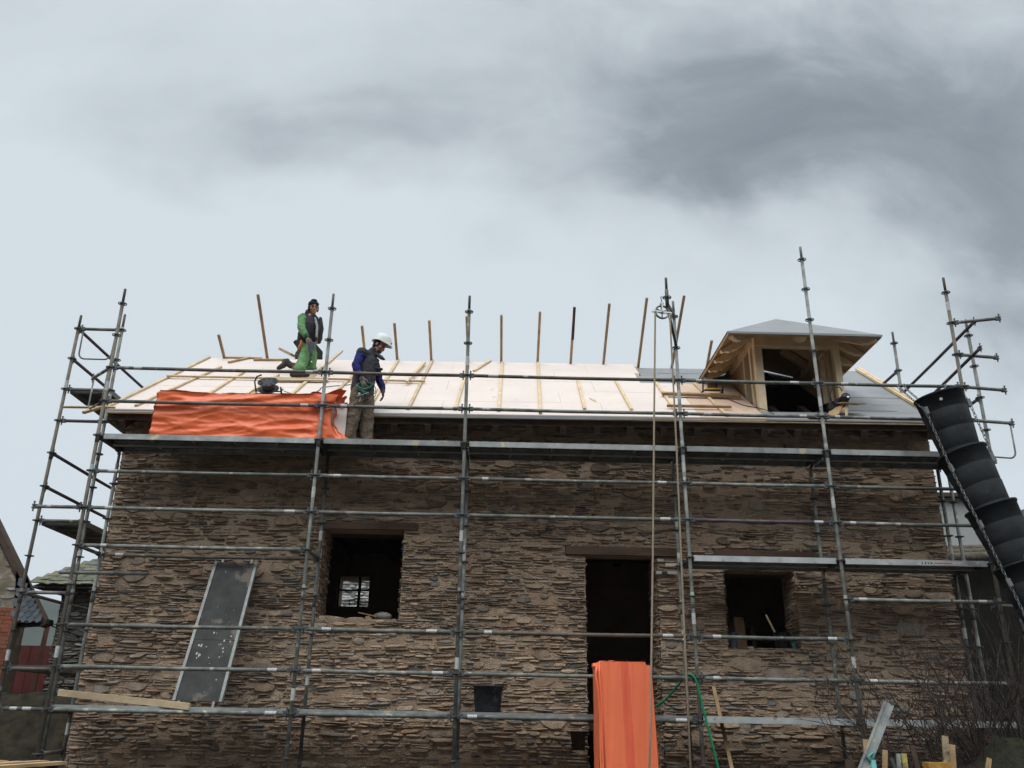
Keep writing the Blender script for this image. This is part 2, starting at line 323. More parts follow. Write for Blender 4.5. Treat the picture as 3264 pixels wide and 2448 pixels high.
def stonework(mb, O, Uv, Vv, Nv, w, h, holes=(), rnd=None, mi=1, rows=(.028, .075), lens=(.09, .42), big=0, dep=(-.008, .03), jut=.02, mort=0, grid=.05, mamp=.018, mbase=.0):
    """coursed rubble: thin irregular slabs bedded in a lumpy mortar sheet. holes are (u0,u1,v0,v1)."""
    O, Uv, Vv, Nv = Vector(O), Vector(Uv), Vector(Vv), Vector(Nv)
    bigs = []
    for _ in range(big):
        bw = rnd.choice((rnd.uniform(.09, .22), rnd.uniform(.14, .30), rnd.uniform(.2, .42))); bh = bw*rnd.uniform(.32, .62); u = rnd.uniform(.2, w-.2); v = rnd.uniform(.1, h-.1)
        if any(a-bw/2 < u < b+bw/2 and c-bh/2 < v < d+bh/2 for a, b, c, d in holes): continue
        if any(abs(u-q[0]) < (bw+q[2])/2 and abs(v-q[1]) < (bh+q[3])/2 for q in bigs): continue
        bigs.append((u, v, bw, bh)); irr(mb, O+Uv*u+Vv*v, Uv, Vv, Nv, bw, bh, rnd.uniform(-.002, .026), rnd, mi, .14, rnd.choice((7, 8, 9, 11)))
    v = 0
    while v < h:
        rh = rnd.choice((rnd.uniform(*rows), rnd.uniform(*rows), rnd.uniform(rows[0], rows[0]+(rows[1]-rows[0])*.5))); vc = v+rh/2
        iv = [(-.0, w)]
        for a, b, c, d in holes:
            if c-.005 < vc < d+.005:
                nv = []
                for p, q in iv:
                    if b <= p or a >= q: nv.append((p, q))
                    else:
                        if a > p: nv.append((p, a))
                        if b < q: nv.append((b, q))
                iv = nv
        for p, q in iv:
            u = p-rnd.uniform(-jut, jut)
            while u < q-.02:
                L = rnd.uniform(*lens)*rnd.choice((.6, 1, 1, 1.25)); gap = rnd.uniform(.002, .018)
                if q-(u+L) < .09: L = q+rnd.uniform(-.5*jut, jut)-u
                wob = .030*nz((u+L/2), v*.5, 3.3, 1.1)+.01*nz(u+L/2, v, 8., 3.)
                uc = u+L/2
                if not any(abs(uc-g[0]) < (L*.5+g[2]*.85)/2 and abs(vc+wob-g[1]) < (rh*.35+g[3]*.8)/2 for g in bigs):
                    edge = (abs(u-p) < .03 and p > .01) or (abs(u+L-q) < .03 and q < w-.01)
                    d = rnd.uniform(*dep)
                    if not edge and nz(uc, vc, 1.7, .9)+rnd.uniform(-.45, .45) > .52: d -= .022
                    irr(mb, O+Uv*uc+Vv*(vc+wob), Uv, Vv, Nv, max(.03, L-gap), max(.016, rh*rnd.uniform(.7, 1.25)-.006), d if not edge else max(d, .004), rnd, mi, .12, rnd.choice((7, 8, 10)))
                u += L
        v += rh
    if grid:
        nu, nv_ = int(w/grid)+1, int(h/grid)+1; du, dv = w/nu, h/nv_; b = len(mb.v); vs = []
        for j in range(nv_+1):
            for i in range(nu+1):
                u, vv = i*du, j*dv; p = O+Uv*u+Vv*vv
                d = mbase+mamp*(.6*nz(p.x+p.y, p.z*2.2, 5.1, 2.2)+.6*nz(p.x+p.y, p.z*2, 9.1, 6.)+.4*nz(p.x+p.y, p.z*2, 2.1, 14.))
                vs.append(p+Nv*d)
        fs = []
        for j in range(nv_):
            for i in range(nu):
                uc, vc = (i+.5)*du, (j+.5)*dv
                if any(a < uc < b_ and c < vc < d for a, b_, c, d in holes): continue
                k = j*(nu+1)+i; fs.append((k, k+1, k+nu+2, k+nu+1))
        mb.add(vs, fs, mort, True)
X_, Y_, Z_ = Vector((1, 0, 0)), Vector((0, 1, 0)), Vector((0, 0, 1))
# ------------------------------------------------------------------ the setting
g = MB(); g.add([(-4000, -400, 0), (4000, -400, 0), (4000, 4000, 0), (-4000, 4000, 0)], [(0, 1, 2, 3)])
tag(g.build('ground', DIRT), 'bare trodden dirt around the building site', kind='structure')
g = MB(); ng = 60; vs = []
for j in range(12):
    for i in range(ng+1):
        x = -950+i*24; y = 450+j*35; t = j/11
        h = (math.sin(min(1, t*1.4)*math.pi/2))*(82+26*nz(x, y, 0, .008)+8*nz(x, y, 3, .04))*max(0, 1-max(0, x+125)/350.)
        vs.append((x, y, max(-.9, h-3)))
g.add(vs, [(j*(ng+1)+i, j*(ng+1)+i+1, (j+1)*(ng+1)+i+1, (j+1)*(ng+1)+i) for j in range(11) for i in range(ng)], 0, True)
tag(g.build('hills', HILLM), 'bluish wooded mountain far behind the village', kind='structure')
g = MB(); vs = []; nx_, ny_ = 110, 60
for j in range(ny_+1):
    for i in range(nx_+1):
        x = -9+i*(8.75/nx_); y = 2.2+j*(6.5/ny_); t = j/ny_
        h = 1.78*min(1, t*5)*(1 if x < -1 else max(.35, 1-(x+1)*.9))+.10*nz(x, y, 1, 1.2)+.09*nz(x, y, 4, 4)+.06*nz(x, y, 7, 9)
        vs.append((x, y-.0, max(-.05, h)))
g.add(vs, [(j*(nx_+1)+i, j*(nx_+1)+i+1, (j+1)*(nx_+1)+i+1, (j+1)*(nx_+1)+i) for j in range(ny_) for i in range(nx_)], 0, True)
tag(g.build('earth_bank', EARTH), 'dark mossy earth bank beside the stone house', kind='structure')
# ------------------------------------------------------------------ the stone house
house = thing('stone_house', 'old brown stone house being re-roofed behind scaffolding', 'house', (5.9, 3.4, 0))
HX0, HX1, HYF, HYB, HT = -.07, 11.93, .95, 5.95, 5.86
RS = .7
def rz(x, y): return 5.66+.0082*x+RS*(y-.5)          # top of the insulation on the street-side slope
RIDGE = 3.4
win1 = (3.0, 4.14, 2.83, 4.07); door = (6.72, 7.735, 0.15, 3.77); win2 = (8.685, 9.70, 2.53, 3.59); vent = (6.51, 6.765, 1.2, 1.45)
HOLES = [win1, door, win2, vent]
wl = MB(); rs = random.Random(11)
holes_l = [(a-HX0, b-HX0, c, d) for a, b, c, d in HOLES]
lint = [(2.99-HX0, 4.335-HX0, 4.07, 4.175), (6.45-HX0, 8.08-HX0, 3.77, 3.89), (8.57-HX0, 9.98-HX0, 3.78, 3.885)]
stonework(wl, (HX0, HYF, .0), X_, Z_, -Y_, HX1-HX0, HT, holes_l+lint, rs, big=520, grid=.032, mamp=.018, mbase=-.005, jut=.03, dep=(-.008, .034), rows=(.019, .060), lens=(.06, .34))
# wall core with real openings (0.6 m thick)
xs = sorted({HX0+.01, HX1-.01, *[q for h in HOLES for q in h[:2]]}); zs = sorted({0, HT, *[q for h in HOLES for q in h[2:]]})
for i in range(len(xs)-1):
    for j in range(len(zs)-1):
        xc, zc = (xs[i]+xs[i+1])/2, (zs[j]+zs[j+1])/2
        if any(a < xc < b and c < zc < d for a, b, c, d in HOLES[:3]): continue
        y0 = HYF+.03 if not (vent[0] < xc < vent[1] and vent[2] < zc < vent[3]) else HYF+.35
        wl.span(xs[i], xs[i+1], y0, HYF+.6, zs[j], zs[j+1], 0)
for a, b, c, d in HOLES[:3]:                          # stone jambs and sills inside the openings
    stonework(wl, (a+.005, HYF, c), Y_, Z_, X_, .58, d-c, (), rs, lens=(.12, .35), grid=.05, mamp=.012)
    stonework(wl, (b-.005, HYF, c), Y_, Z_, -X_, .58, d-c, (), rs, lens=(.12, .35), grid=.05, mamp=.012)
    stonework(wl, (a, HYF+.02, c+.004), X_, Y_, Z_, b-a, .55, (), rs, rows=(.1, .2), lens=(.15, .45), dep=(-.005, .02), grid=.05, mamp=.012)
stonework(wl, (HX0, HYF+.0, 0), Y_, Z_, -X_, 5., 5.75, (), rs, lens=(.15, .45), grid=.08)
stonework(wl, (HX1, HYF+.0, 0), Y_, Z_, X_, 5., 5.75, (), rs, lens=(.15, .45), grid=.08)
rearw = [(2.45, 3.07, 3.5, 4.06)]
for x0, x1, y0, y1 in ((HX0+.03, HX0+.6, HYF+.61, HYB), (HX1-.6, HX1-.03, HYF+.61, HYB)):
    wl.span(x0, x1, y0, y1, 0, 5.75, 0)
a, b, c, d = rearw[0]
for x0, x1, z0, z1 in ((HX0+.6, a, 0, HT), (b, HX1-.6, 0, HT), (a, b, 0, c), (a, b, d, HT)): wl.span(x0, x1, HYB-.6, HYB, z0, z1, 0)
for gx in (HX0+.02, HX1-.4):                          # gable triangles under the roof
    wl.prism([(HYF, 5.751), (RIDGE, rz(0, RIDGE)-.26), (2*RIDGE-HYF, 5.751)], 0, gx, gx+.38, 0)
WALLP = wl.build('wall', [MORTAR, STONE], house)
m = MB()
m.beam((2.985, HYF+.15, 4.122), (4.335, HYF+.15, 4.125), .36, .10); m.span(3.0, 4.14, HYF+.33, HYF+.58, 4.07, 4.17); m.build('lintel', LINTEL, house)
m = MB(); m.beam((6.45, HYF+.12, 3.832), (8.08, HYF+.12, 3.832), .32, .115); m.span(6.72, 7.74, HYF+.29, HYF+.58, 3.77, 3.88); m.build('lintel', LINTEL, house)
m = MB(); m.beam((8.57, HYF+.12, 3.845), (9.98, HYF+.12, 3.835), .32, .085); m.span(8.69, 9.70, HYF+.29, HYF+.58, 3.59, 3.78); m.span(8.69, 9.70, HYF+.03, HYF+.28, 3.592, 3.79); m.build('lintel', LINTEL, house)
m = MB(); m.span(HX0+.6, HX1-.6, HYF+.6, HYB-.6, 1.45, 1.55); m.span(HX0+.6, HX1-.6, HYF+.6, HYB-.6, 4.5, 4.6)
for k in range(13): m.span(.9+k*.85, 1.02+k*.85, HYF+.6, HYB-.6, 4.34, 4.5)
m.build('floor', DARKW, house)
m = MB(); a, b, c, d = rearw[0]
m.span((a+b)/2+.07, (a+b)/2+.12, HYB-.5, HYB-.45, c, d); m.span(a, b, HYB-.49, HYB-.46, (c+d)/2+.02, (c+d)/2+.05)
m.span(a, a+.03, HYB-.5, HYB-.45, c, d); m.span(b-.03, b, HYB-.5, HYB-.45, c, d); fr = m.build('window_frame', BLACKP, house)
for sx in (-.10, .11):
    m = MB(); cx = (a+b)/2+.095+sx; m.tube([(cx-.05, HYB-.6, c+.03), (cx-.05, HYB-.6, c+.12), (cx+.05, HYB-.6, c+.12), (cx+.05, HYB-.6, c+.03), (cx-.05, HYB-.6, c+.03)], .008, 6)
    m.build('window_handle', BLACKP, fr)
# roof structure
XL0, XL1 = -.20, .10          # left verge at eave / ridge (it runs slightly skew)
XR0, XR1 = 12.02, 12.12
DXA, DXB = 9.40, 10.73
def vx(t, left): return (XL0+(XL1-XL0)*t*1.0) if left else (XR0+(XR1-XR0)*t)
def slab(mb, x0e, x1e, x0r, x1r, off0, off1, y0=.5, y1=RIDGE, mi=0, nx=1, front=True):
    """sheet on the street-side slope between vertical offsets off0 (bottom) and off1 (top)"""
    vs = []
    for (xa, xb, y) in ((x0e, x1e, y0), (x0r, x1r, y1)):
        for o in (off0, off1): vs += [(xa, y, rz(xa, y)+o), (xb, y, rz(xb, y)+o)]
    mb.add(vs, [(0, 1, 5, 4), (2, 6, 7, 3), (0, 2, 3, 1), (4, 5, 7, 6), (0, 4, 6, 2), (1, 3, 7, 5)], mi)
HX, HXB, HYA, HYBK = DXA+.04, DXB-.04, .80, 2.85
def holed(mb, o0, o1, y0, mi=0):
    xe = lambda y, left: vx((y-.5)/2.9, left)
    for xa, xb, ya, yb in ((None, None, y0, HYA), (None, HX, HYA, HYBK), (HXB, None, HYA, HYBK), (None, 9.72, HYBK, 3.22), (10.34, None, HYBK, 3.22), (None, None, 3.22, RIDGE)):
        slab(mb, xe(ya, True) if xa is None else xa, xe(ya, False) if xb is None else xb, xe(yb, True) if xa is None else xa, xe(yb, False) if xb is None else xb, o0, o1, ya, yb, mi)
m = MB(); holed(m, -.19, -.085, .56)
vs = []
for (y, xa, xb) in ((RIDGE, XL1, XR1), (2*RIDGE-.5, XL0, XR0)):
    for o in (-.20, -.085): vs += [(xa, y, rz(xa, 2*RIDGE-y)+o), (xb, y, rz(xb, 2*RIDGE-y)+o)]
m.add(vs, [(0, 1, 5, 4), (2, 6, 7, 3), (0, 2, 3, 1), (4, 5, 7, 6), (0, 4, 6, 2), (1, 3, 7, 5)])
for k in range(25):                                    # rafter tails under the eave
    x = .02+k*.49; m.beam((x, .56, rz(x, .56)-.26), (x, 1.7, rz(x, 1.7)-.26), .09, .12)
roof = m.build('roof', DARKW, house)
m = MB()
holed(m, -.084, -.070, .54)
nf = 60
fz = lambda x: rz(x, .482)-.030-.026*min(1, max(0, x-2.5)/2)*(1 if x < 7.0 else max(.1, 1-(x-7.0)/1.5))-.006*nz(x, 1, 1, 2.)
m.add([(XL0+(XR0-XL0)*k/nf, .474+.004*nz(k, 0, 0, .9), (fz(XL0+(XR0-XL0)*k/nf) if s else rz(XL0+(XR0-XL0)*k/nf, .482)-.006)) for k in range(nf+1) for s in (1, 0)], [(2*k, 2*k+2, 2*k+3, 2*k+1) for k in range(nf)])
for xa, xb, y in ((8.3, 9.2, 3.05), (10.9, 12.0, 1.75), (10.75, 11.6, 1.1), (10.8, 11.9, 2.45), (7.95, 9.3, 2.72)):
    n = 14
    for k in range(n):
        x = xa+(xb-xa)*k/n; x2 = xa+(xb-xa)*(k+1)/n; w = .006+.006*abs(nz(x, y, 2, 3)); o = .02*nz(x, y, 5, 1.5)
        m.add([(x, y+o-w, rz(x, y+o-w)-.066), (x2, y+o-w, rz(x2, y+o-w)-.066), (x2, y+o+w, rz(x2, y+o+w)-.066), (x, y+o+w, rz(x, y+o+w)-.066)], [(0, 1, 2, 3)], 2)
def scrawl(mb, x0, y0, n, h, mi, surf, rnd, dxs=.062):
    """a short row of printed letter-like strokes lying on a surface"""
    for k in range(n):
        x = x0+k*dxs
        for _ in range(rnd.choice((2, 3, 3))):
            a = (x+rnd.uniform(0, .045), y0+rnd.uniform(0, h)); b_ = (x+rnd.uniform(0, .045), y0+rnd.uniform(0, h)); w = .004
            dx_, dy_ = b_[0]-a[0], b_[1]-a[1]; l = math.hypot(dx_, dy_)
            if l < .02: continue
            px, py = -dy_/l*w, dx_/l*w
            q = [(a[0]-px, a[1]-py), (b_[0]-px, b_[1]-py), (b_[0]+px, b_[1]+py), (a[0]+px, a[1]+py)]
            mb.add([(u, v, surf(u, v)) for u, v in q], [(0, 1, 2, 3)], mi)
for x, y, n in ((10.95, 2.05, 9), (11.35, 1.35, 8), (11.35, 1.75, 7), (10.95, 2.35, 5), (11.5, .95, 5), (8.35, 3.2, 5), (9.0, 2.85, 4)):
    scrawl(m, x, y, n, .07, 1, lambda u, v: rz(u, v)-.065, rs)
slab(m, 9.36, XR0, 9.36, XR0+.02, -.030, -.012, .485, .82)
m.build('membrane', [MEMB, MEMRED, MEMDK], roof)
m = MB()                                               # insulation boards, laid with thin open joints
rows_ = [(.50, 1.08, XL0, 9.36), (1.08, 1.66, XL0, 9.36), (1.66, 2.20, XL0, 9.36), (2.20, 2.80, XL0, 7.83), (2.80, RIDGE, XL0, 7.92)]
for ri, (y0, y1, xa, xb) in enumerate(rows_):
    x = xa-(.6 if ri % 2 else 0); t0, t1 = (y0-.5)/2.9, (y1-.5)/2.9
    while x < xb-.01:
        xe = min(x+2.4, xb)
        if xb > 9 and x < 8.40 < xe: xe = 8.40
        elif xb > 9 and x >= 8.40: xe = xb
        x0 = max(x, vx(t0, True)); x0r = max(x, vx(t1, True)); j = .0014
        gr = 1 if (xb > 9 and xe > 7.9 and x > 6.9) else 0
        slab(m, x0+j, xe-j, x0r+j, xe-j, (-.045 if ri == 0 else -.069)+.0005*ri, rs.uniform(-.002, .003), y0+j, y1-j, 1 if xb > 9 and x >= 8.39 else 0)
        x = xe if xb > 9 and xe >= 8.40 else x+2.4
for k in range(3):
    y = 2.9+k*.15; m.box((7.93+.0*k, y, rz(7.93, y)-.03), (.05, .07, .05), None, 1)
m.build('insulation_board', [INSUL, INSULR], roof)
m = MB()                                               # bare wood at the eave and the boards along the right verge
m.beam((XL0, .50, rz(XL0, .50)-.062), (XR0, .50, rz(XR0, .50)-.066), .035, .016)
m.build('eave_board', PINED, roof)
m = MB(); nrm = Vector((0, -RS, 1)).normalized()
m.beam((XR0+.02, .46, rz(XR0, .46)-.06), (XR1+.02, RIDGE+.05, rz(XR1, RIDGE+.05)-.06), .05, .11, nrm); m.beam((XR0-.03, .55, rz(XR0, .55)-.03), (XR1-.03, RIDGE, rz(XR1, RIDGE)-.03), .05, .04, nrm)
m.build('verge_board', PINE, roof)
# dormer
DX0, DX1, DY = 9.40, 10.73, .88
m = MB(); m.span(DX0, DX1, DY-.012, DY+.11, 7.06, 7.25)
dorm = m.build('dormer', PINEF, house)
for x0, x1 in ((DX0, DX0+.1), (DX1-.1, DX1)):
    m = MB(); y0, y1, y2, y3 = DY+.10, DY+.27, 1.58, 2.86
    m.prism([(y0, rz(x0, y0)-.1), (y1, rz(x0, y1)-.1), (y1, 7.12), (y2, 7.12), (y2, rz(x0, y2)-.1), (y3, rz(x0, y3)-.12), (y3, 7.32), (y0, 7.32)], 0, x0+.03, x1-.03); m.build('cheek_panel', PLY, dorm)
for (x0, y0, w, ) in ((DX0, DY, .115), (DX1-.10, DY, .10), (DX0+.01, DY+.27, .085), (DX1-.11, DY+.30, .085), (DX0+.01, DY+.62, .08), (DX1-.09, DY+.62, .08)):
    m = MB(); m.span(x0, x0+w, y0, y0+w, rz(x0, y0)-.09, 7.13); m.build('post', PINEF, dorm)
for xa in (DX0-.01, DX1-.11): m = MB(); m.span(xa, xa+.12, DY+.1105, 2.3, 7.13, 7.25); m.build('wall_plate', PINEF, dorm)
EX0, EX1, EY, EZ, DS = 8.87, 11.19, .40, 7.022, .685
AX = (EX0+EX1)/2; AY = EY+(EX1-EX0)/2; AZ = EZ+DS*(EX1-EX0)/2
def ybk(x, z): return .5+(z+.08-5.66-.0082*x)/RS          # where height z meets the main roof
def hipmesh(mb, dz, grow=0., mi=0):
    x0, x1, y0 = EX0-grow, EX1+grow, EY-grow
    a, b_, c = (x0, y0, EZ+dz), (x1, y0, EZ+dz), (AX, AY, AZ+dz)
    d_ = (x0, ybk(x0, EZ), EZ+dz); e_ = (x1, ybk(x1, EZ), EZ+dz); g_ = (AX, min(RIDGE+.1, ybk(AX, AZ)), AZ+dz)
    mb.add([a, b_, c, d_, e_, g_], [(0, 1, 2), (0, 2, 5, 3), (1, 4, 5, 2)], mi)
    yb = g_[1]; mb.add([g_, (AX-.6, yb, AZ+dz-.6*DS), (AX+.6, yb, AZ+dz-.6*DS)], [(0, 1, 2)], mi)
m = MB(); hipmesh(m, 0)
m.prism([(EX0, EZ), (EX1, EZ), (EX1, EZ+.035), (EX0, EZ+.035)], 1, EY, EY+.02, 0)
for x in (EX0, EX1): m.prism([(EY+.02, EZ+.001), (ybk(x, EZ), EZ+.001), (ybk(x, EZ), EZ+.035), (EY+.02, EZ+.035)], 0, x if x == EX0 else x-.02, x+.02 if x == EX0 else x, 0)
hipmesh(m, .034, -.002)
droof = m.build('dormer_roof', PLY, dorm)
m = MB(); hipmesh(m, .045, .012)
m.prism([(EX0-.012, EZ+.012), (EX1+.012, EZ+.012), (EX1+.012, EZ+.046), (EX0-.012, EZ+.046)], 1, EY-.016, EY-.012)
def dsurf(u, v): return EZ+.049+DS*(v-EY)
for x, y, n in ((9.55, .62, 3), (9.62, .78, 2), (10.0, .62, 4), (10.5, .55, 3)): scrawl(m, x, y, n, .1, 1, dsurf, rs, .08)
m.build('dormer_membrane', [MEMB, MEMRED], droof)
def rafter(a, b_, w, h):                               # rafter with an ogee-cut tail at a
    a, b_ = Vector(a), Vector(b_); d_ = (b_-a); L = d_.length; x = d_.normalized(); y = Z_.cross(x).normalized(); z = x.cross(y)
    prof = [(0, 0), (L, 0), (L, -h), (.20, -h), (.175, -h*.86), (.15, -h*.80), (.12, -h*.84), (.09, -h*.76), (.07, -h*.55), (.04, -h*.46), (.0, -h*.40)]
    n = len(prof); mb = MB()
    vs = [a+x*p+z*q+y*s*w/2 for s in (-1, 1) for p, q in prof]
    mb.add(vs, [list(range(n)), list(range(n, 2*n))[::-1]]+[(i, n+i, n+(i+1) % n, (i+1) % n) for i in range(n)])
    mb.build('rafter', PINEF, droof)
zt = EZ-.004
for y in (1.02, 1.42, 1.82, 2.16): 
    if y < AY: pass
    L_ = min(.85, y-EY-.04); rafter((EX0+.03, y, zt), (EX0+.03+L_, y, zt+DS*L_), .07, .12); rafter((EX1-.03, y, zt), (EX1-.03-L_, y, zt+DS*L_), .07, .12)
for x in (AX,): rafter((x, EY+.03, zt), (x, DY+.5, zt+DS*(DY+.47-EY)), .07, .12)
k = .55
rafter((EX0+.05, EY+.05, zt), (EX0+.9, EY+.9, zt+DS*.85), .08, .12); rafter((EX1-.05, EY+.05, zt), (EX1-.9, EY+.9, zt+DS*.85), .08, .12)
# ------------------------------------------------------------------ battens and sticks on the roof
def batten(label, a, b_, w=.045, h=.032, lift=.0, mt=PINE, group='battens on the near roof slope', name='roof_batten', up=None, cat='batten'):
    c = (Vector(a)+Vector(b_))/2; mb = MB(); up = up or nrm
    n_ = nrm*(h/2+lift+.001)
    mb.beam(Vector(a)+n_, Vector(b_)+n_, w, h, up); o = mb.build(name, mt, None, c); return tag(o, label, cat, group)
def rp(x, y, o=0): return (x, y, rz(x, y)+o)
SL = [('pine batten along the left edge of the roof', (-.22, .52), (.085, 3.4)), ('pine batten up the slope, first in from the left roof edge', (.16, .6), (.55, 2.75)),
 ('pine batten up the slope above the left part of the orange tarp', (.93, .62), (1.06, 2.5)), ('pine batten up the slope behind the black cable reel', (1.47, .62), (1.70, 2.3)),
 ('long pine batten right of the green worker, poking past the ridge', (2.2, .62), (2.385, 4.0)), ('pine batten up the slope just left of the helmeted worker', (2.83, .62), (2.97, 2.6)),
 ('full-height pine batten just right of the helmeted worker', (3.54, .62), (3.56, 3.42)), ('full-height pine batten crossed by the end of the long level batten', (4.12, .62), (4.19, 3.42)),
 ('pine batten rising just left of the post beside the square window', (4.81, .62), (4.87, 3.1)), ('full-height pine batten right of the third front scaffold post', (5.45, .60), (5.485, 3.42)),
 ('full-height pine batten whose dark end shows over the eave', (6.06, .52), (6.145, 3.42)), ('half-length pine batten left of a loose wood chip', (6.73, .75), (6.775, 2.25)),
 ('half-length pine batten right of the loose wood chip', (7.43, .75), (7.42, 2.28)), ('pine batten under the hoist ropes, left of the dormer', (8.08, .62), (8.09, 2.2)), ('pine batten nearest the left cheek of the dormer', (8.79, .52), (8.73, 2.18))]
for l, a, b_ in SL: batten(l, rp(*a), rp(*b_))
batten('loose pine batten lying skew over the level batten, right of the helmeted worker', rp(3.93, 1.80, .066), rp(4.08, 3.12, .034), group='loose battens on the roof')
batten('loose pine batten leaning to the ridge behind the third front post', rp(4.99, 2.73), rp(5.264, 3.45), group='loose battens on the roof')
batten('long level pine batten lying across the left half of the roof', rp(-.06, 2.03, .033), rp(2.32, 1.99, .033), group='level battens')
batten('level pine batten continuing right behind the helmeted worker', rp(2.29, 2.02, .033), rp(4.22, 1.95, .033), group='level battens')
batten('short board under the boot of the green worker', rp(1.66, 1.92, .034), rp(2.62, 1.94, .034), .10, .025, group='level battens')
batten('short board with the black cable reel on it', rp(1.56, 1.14, .034), rp(2.22, 1.09, .034), .075, .03, group='level battens')
batten('thick level plank beside the dormer, below the yellow reel', rp(8.03, 1.44, .034), rp(9.26, 1.36, .034), .085, .045, mt=PINED, group='level battens')
batten('thin level batten low on the roof left of the dormer', rp(7.98, .84, .034), rp(8.95, .83, .034), .04, .04, mt=PINED, group='level battens')
batten('pinkish board lying along the ridge at its left end', rp(.39, 3.40), rp(1.05, 3.38), .06, .03, group='level battens', mt=PLY)
batten('board lying along the ridge behind the short leaning stick', rp(.95, 3.25), rp(1.52, 3.28), .06, .035, group='level battens', mt=PINED)
batten('short loose batten lying skew near the left end of the ridge', rp(.571, 3.05), rp(.83, 3.40), .05, .035, group='loose battens on the roof', mt=PINED)
batten('thin pine strip sticking out level past the left eave', (-.83, .50, 5.655), (-.10, .53, 5.672), .04, .03, group='ends past the left eave')
batten('pine end poking down past the left eave corner', (-.40, .26, 5.49), (-.24, .60, 5.73), .05, .035, group='ends past the left eave', mt=PINED)
mb = MB(); q = [rp(6.86, 1.30), rp(6.95, 1.22), rp(6.95, 1.12), rp(6.90, 1.19)]
mb.add([Vector(p)+Vector((0, 0, z)) for z in (.002, .014) for p in q], [(3, 2, 1, 0), (4, 5, 6, 7)]+[(i, (i+1) % 4, 4+(i+1) % 4, 4+i) for i in range(4)])
tag(mb.build('wood_chip', PINE, None, rp(6.9, 1.2)), 'small curved wood chip lying on the pale boards', 'wood chip')
ST = [(.408, .52, -.07), (1.144, 1.357, .02), (2.976, .754, -.03), (3.562, .819, -.03), (4.19, .887, -.03), (4.881, .983, -.05), (5.482, 1.02, -.03), (6.139, 1.10, 0), (6.757, 1.20, -.01), (7.362, 1.286, 0), (8.014, 1.414, 0), (8.626, 1.471, .04), (9.286, .566, .01)]
SLB = ['short stick standing at the far left end of the ridge', 'tall stick standing left of the green worker', 'stick rising right behind the helmeted worker', 'stick just right of the white helmet', 'stick second to the right of the white helmet',
       'stick hidden behind the third front scaffold post', 'stick just right of the third front scaffold post', 'stick midway between third post and dark-topped stick', 'stick with dark stained upper half', 'stick just right of the dark-topped stick', 'stick just left of the hoist pulley', 'stick just right of the hoist pulley', 'short stick against the left side of the dormer']
dn = Vector((0, -.82, .573))
for (x, t, dx_), l in zip(ST, SLB):
    zb = rz(x, RIDGE)-.02; b_ = Vector((x, RIDGE, zb)); a = b_+dn*t+Vector((dx_, 0, 0)); lo = b_-dn*.9+Vector((0, 0, .0))
    mb = MB(); mb.beam(lo, a, .045, .032, (0, .573, .82))
    if 'dark-stained' in l or 'dark stained' in l: mb.beam(b_+dn*t*.45+Vector((0, -.001, 0)), a+dn*.002, .048, .035, (0, .573, .82), 1)
    tag(mb.build('ridge_stick', [PINED, DARKW], None, b_), 'pine '+l, 'batten', 'battens poking up past the ridge')  # sticks take the darker pine, their silhouette against the sky put into the colour
mb = MB(); mb.beam((1.205, 4.0, 8.15), (1.60, 3.42, 7.79), .10, .045, (.3, 0, 1)); tag(mb.build('leaning_board', PINED, None, (1.6, 3.42, 7.79)), 'short thick board leaning over the ridge left of the green worker', 'board')
# ------------------------------------------------------------------ scaffold kit (one of each kind, then copied)
def rosette_mesh():
    m = MB(); m.lathe([(.052, -.005), (.062, -.005), (.062, .005), (.052, .005), (.052, -.005)], seg=20, sm=False)
    for k in range(4): 
        a = k*math.pi/2+.0; m.box((math.cos(a)*.040, math.sin(a)*.040, 0), (.034, .020, .009), Matrix.Rotation(a, 3, 'Z'))
    m.lathe([(.0245, -.007), (.034, -.006), (.034, .006), (.0245, .007)], seg=14)
    o = m.build('rosette', CAST); me = o.data; bpy.data.objects.remove(o); return me
def wedge_mesh():       # head points along +X from the post axis
    m = MB(); m.box((.058, 0, .018), (.05, .034, .022)); m.box((.058, 0, -.018), (.05, .034, .022)); m.box((.087, 0, 0), (.03, .042, .056))
    m.box((.052, 0, -.005), (.018, .006, .125)); m.box((.052, 0, .062), (.026, .01, .018))
    o = m.build('wedge_head', CAST); me = o.data; bpy.data.objects.remove(o); return me
ROS, WED = rosette_mesh(), wedge_mesh()
def put(name, me, parent, loc, rot=(0, 0, 0)):
    o = bpy.data.objects.new(name, me); COL.objects.link(o); o.parent = parent; o.location = Vector(loc)-wloc(parent); o.rotation_euler = rot; return o
def band(mb, a, b_, s0, L, r, mi=1):
    d_ = (Vector(b_)-Vector(a)).normalized(); mb.tube([Vector(a)+d_*s0, Vector(a)+d_*(s0+L)], r+.0013, 12, False, mi)
PF = {}
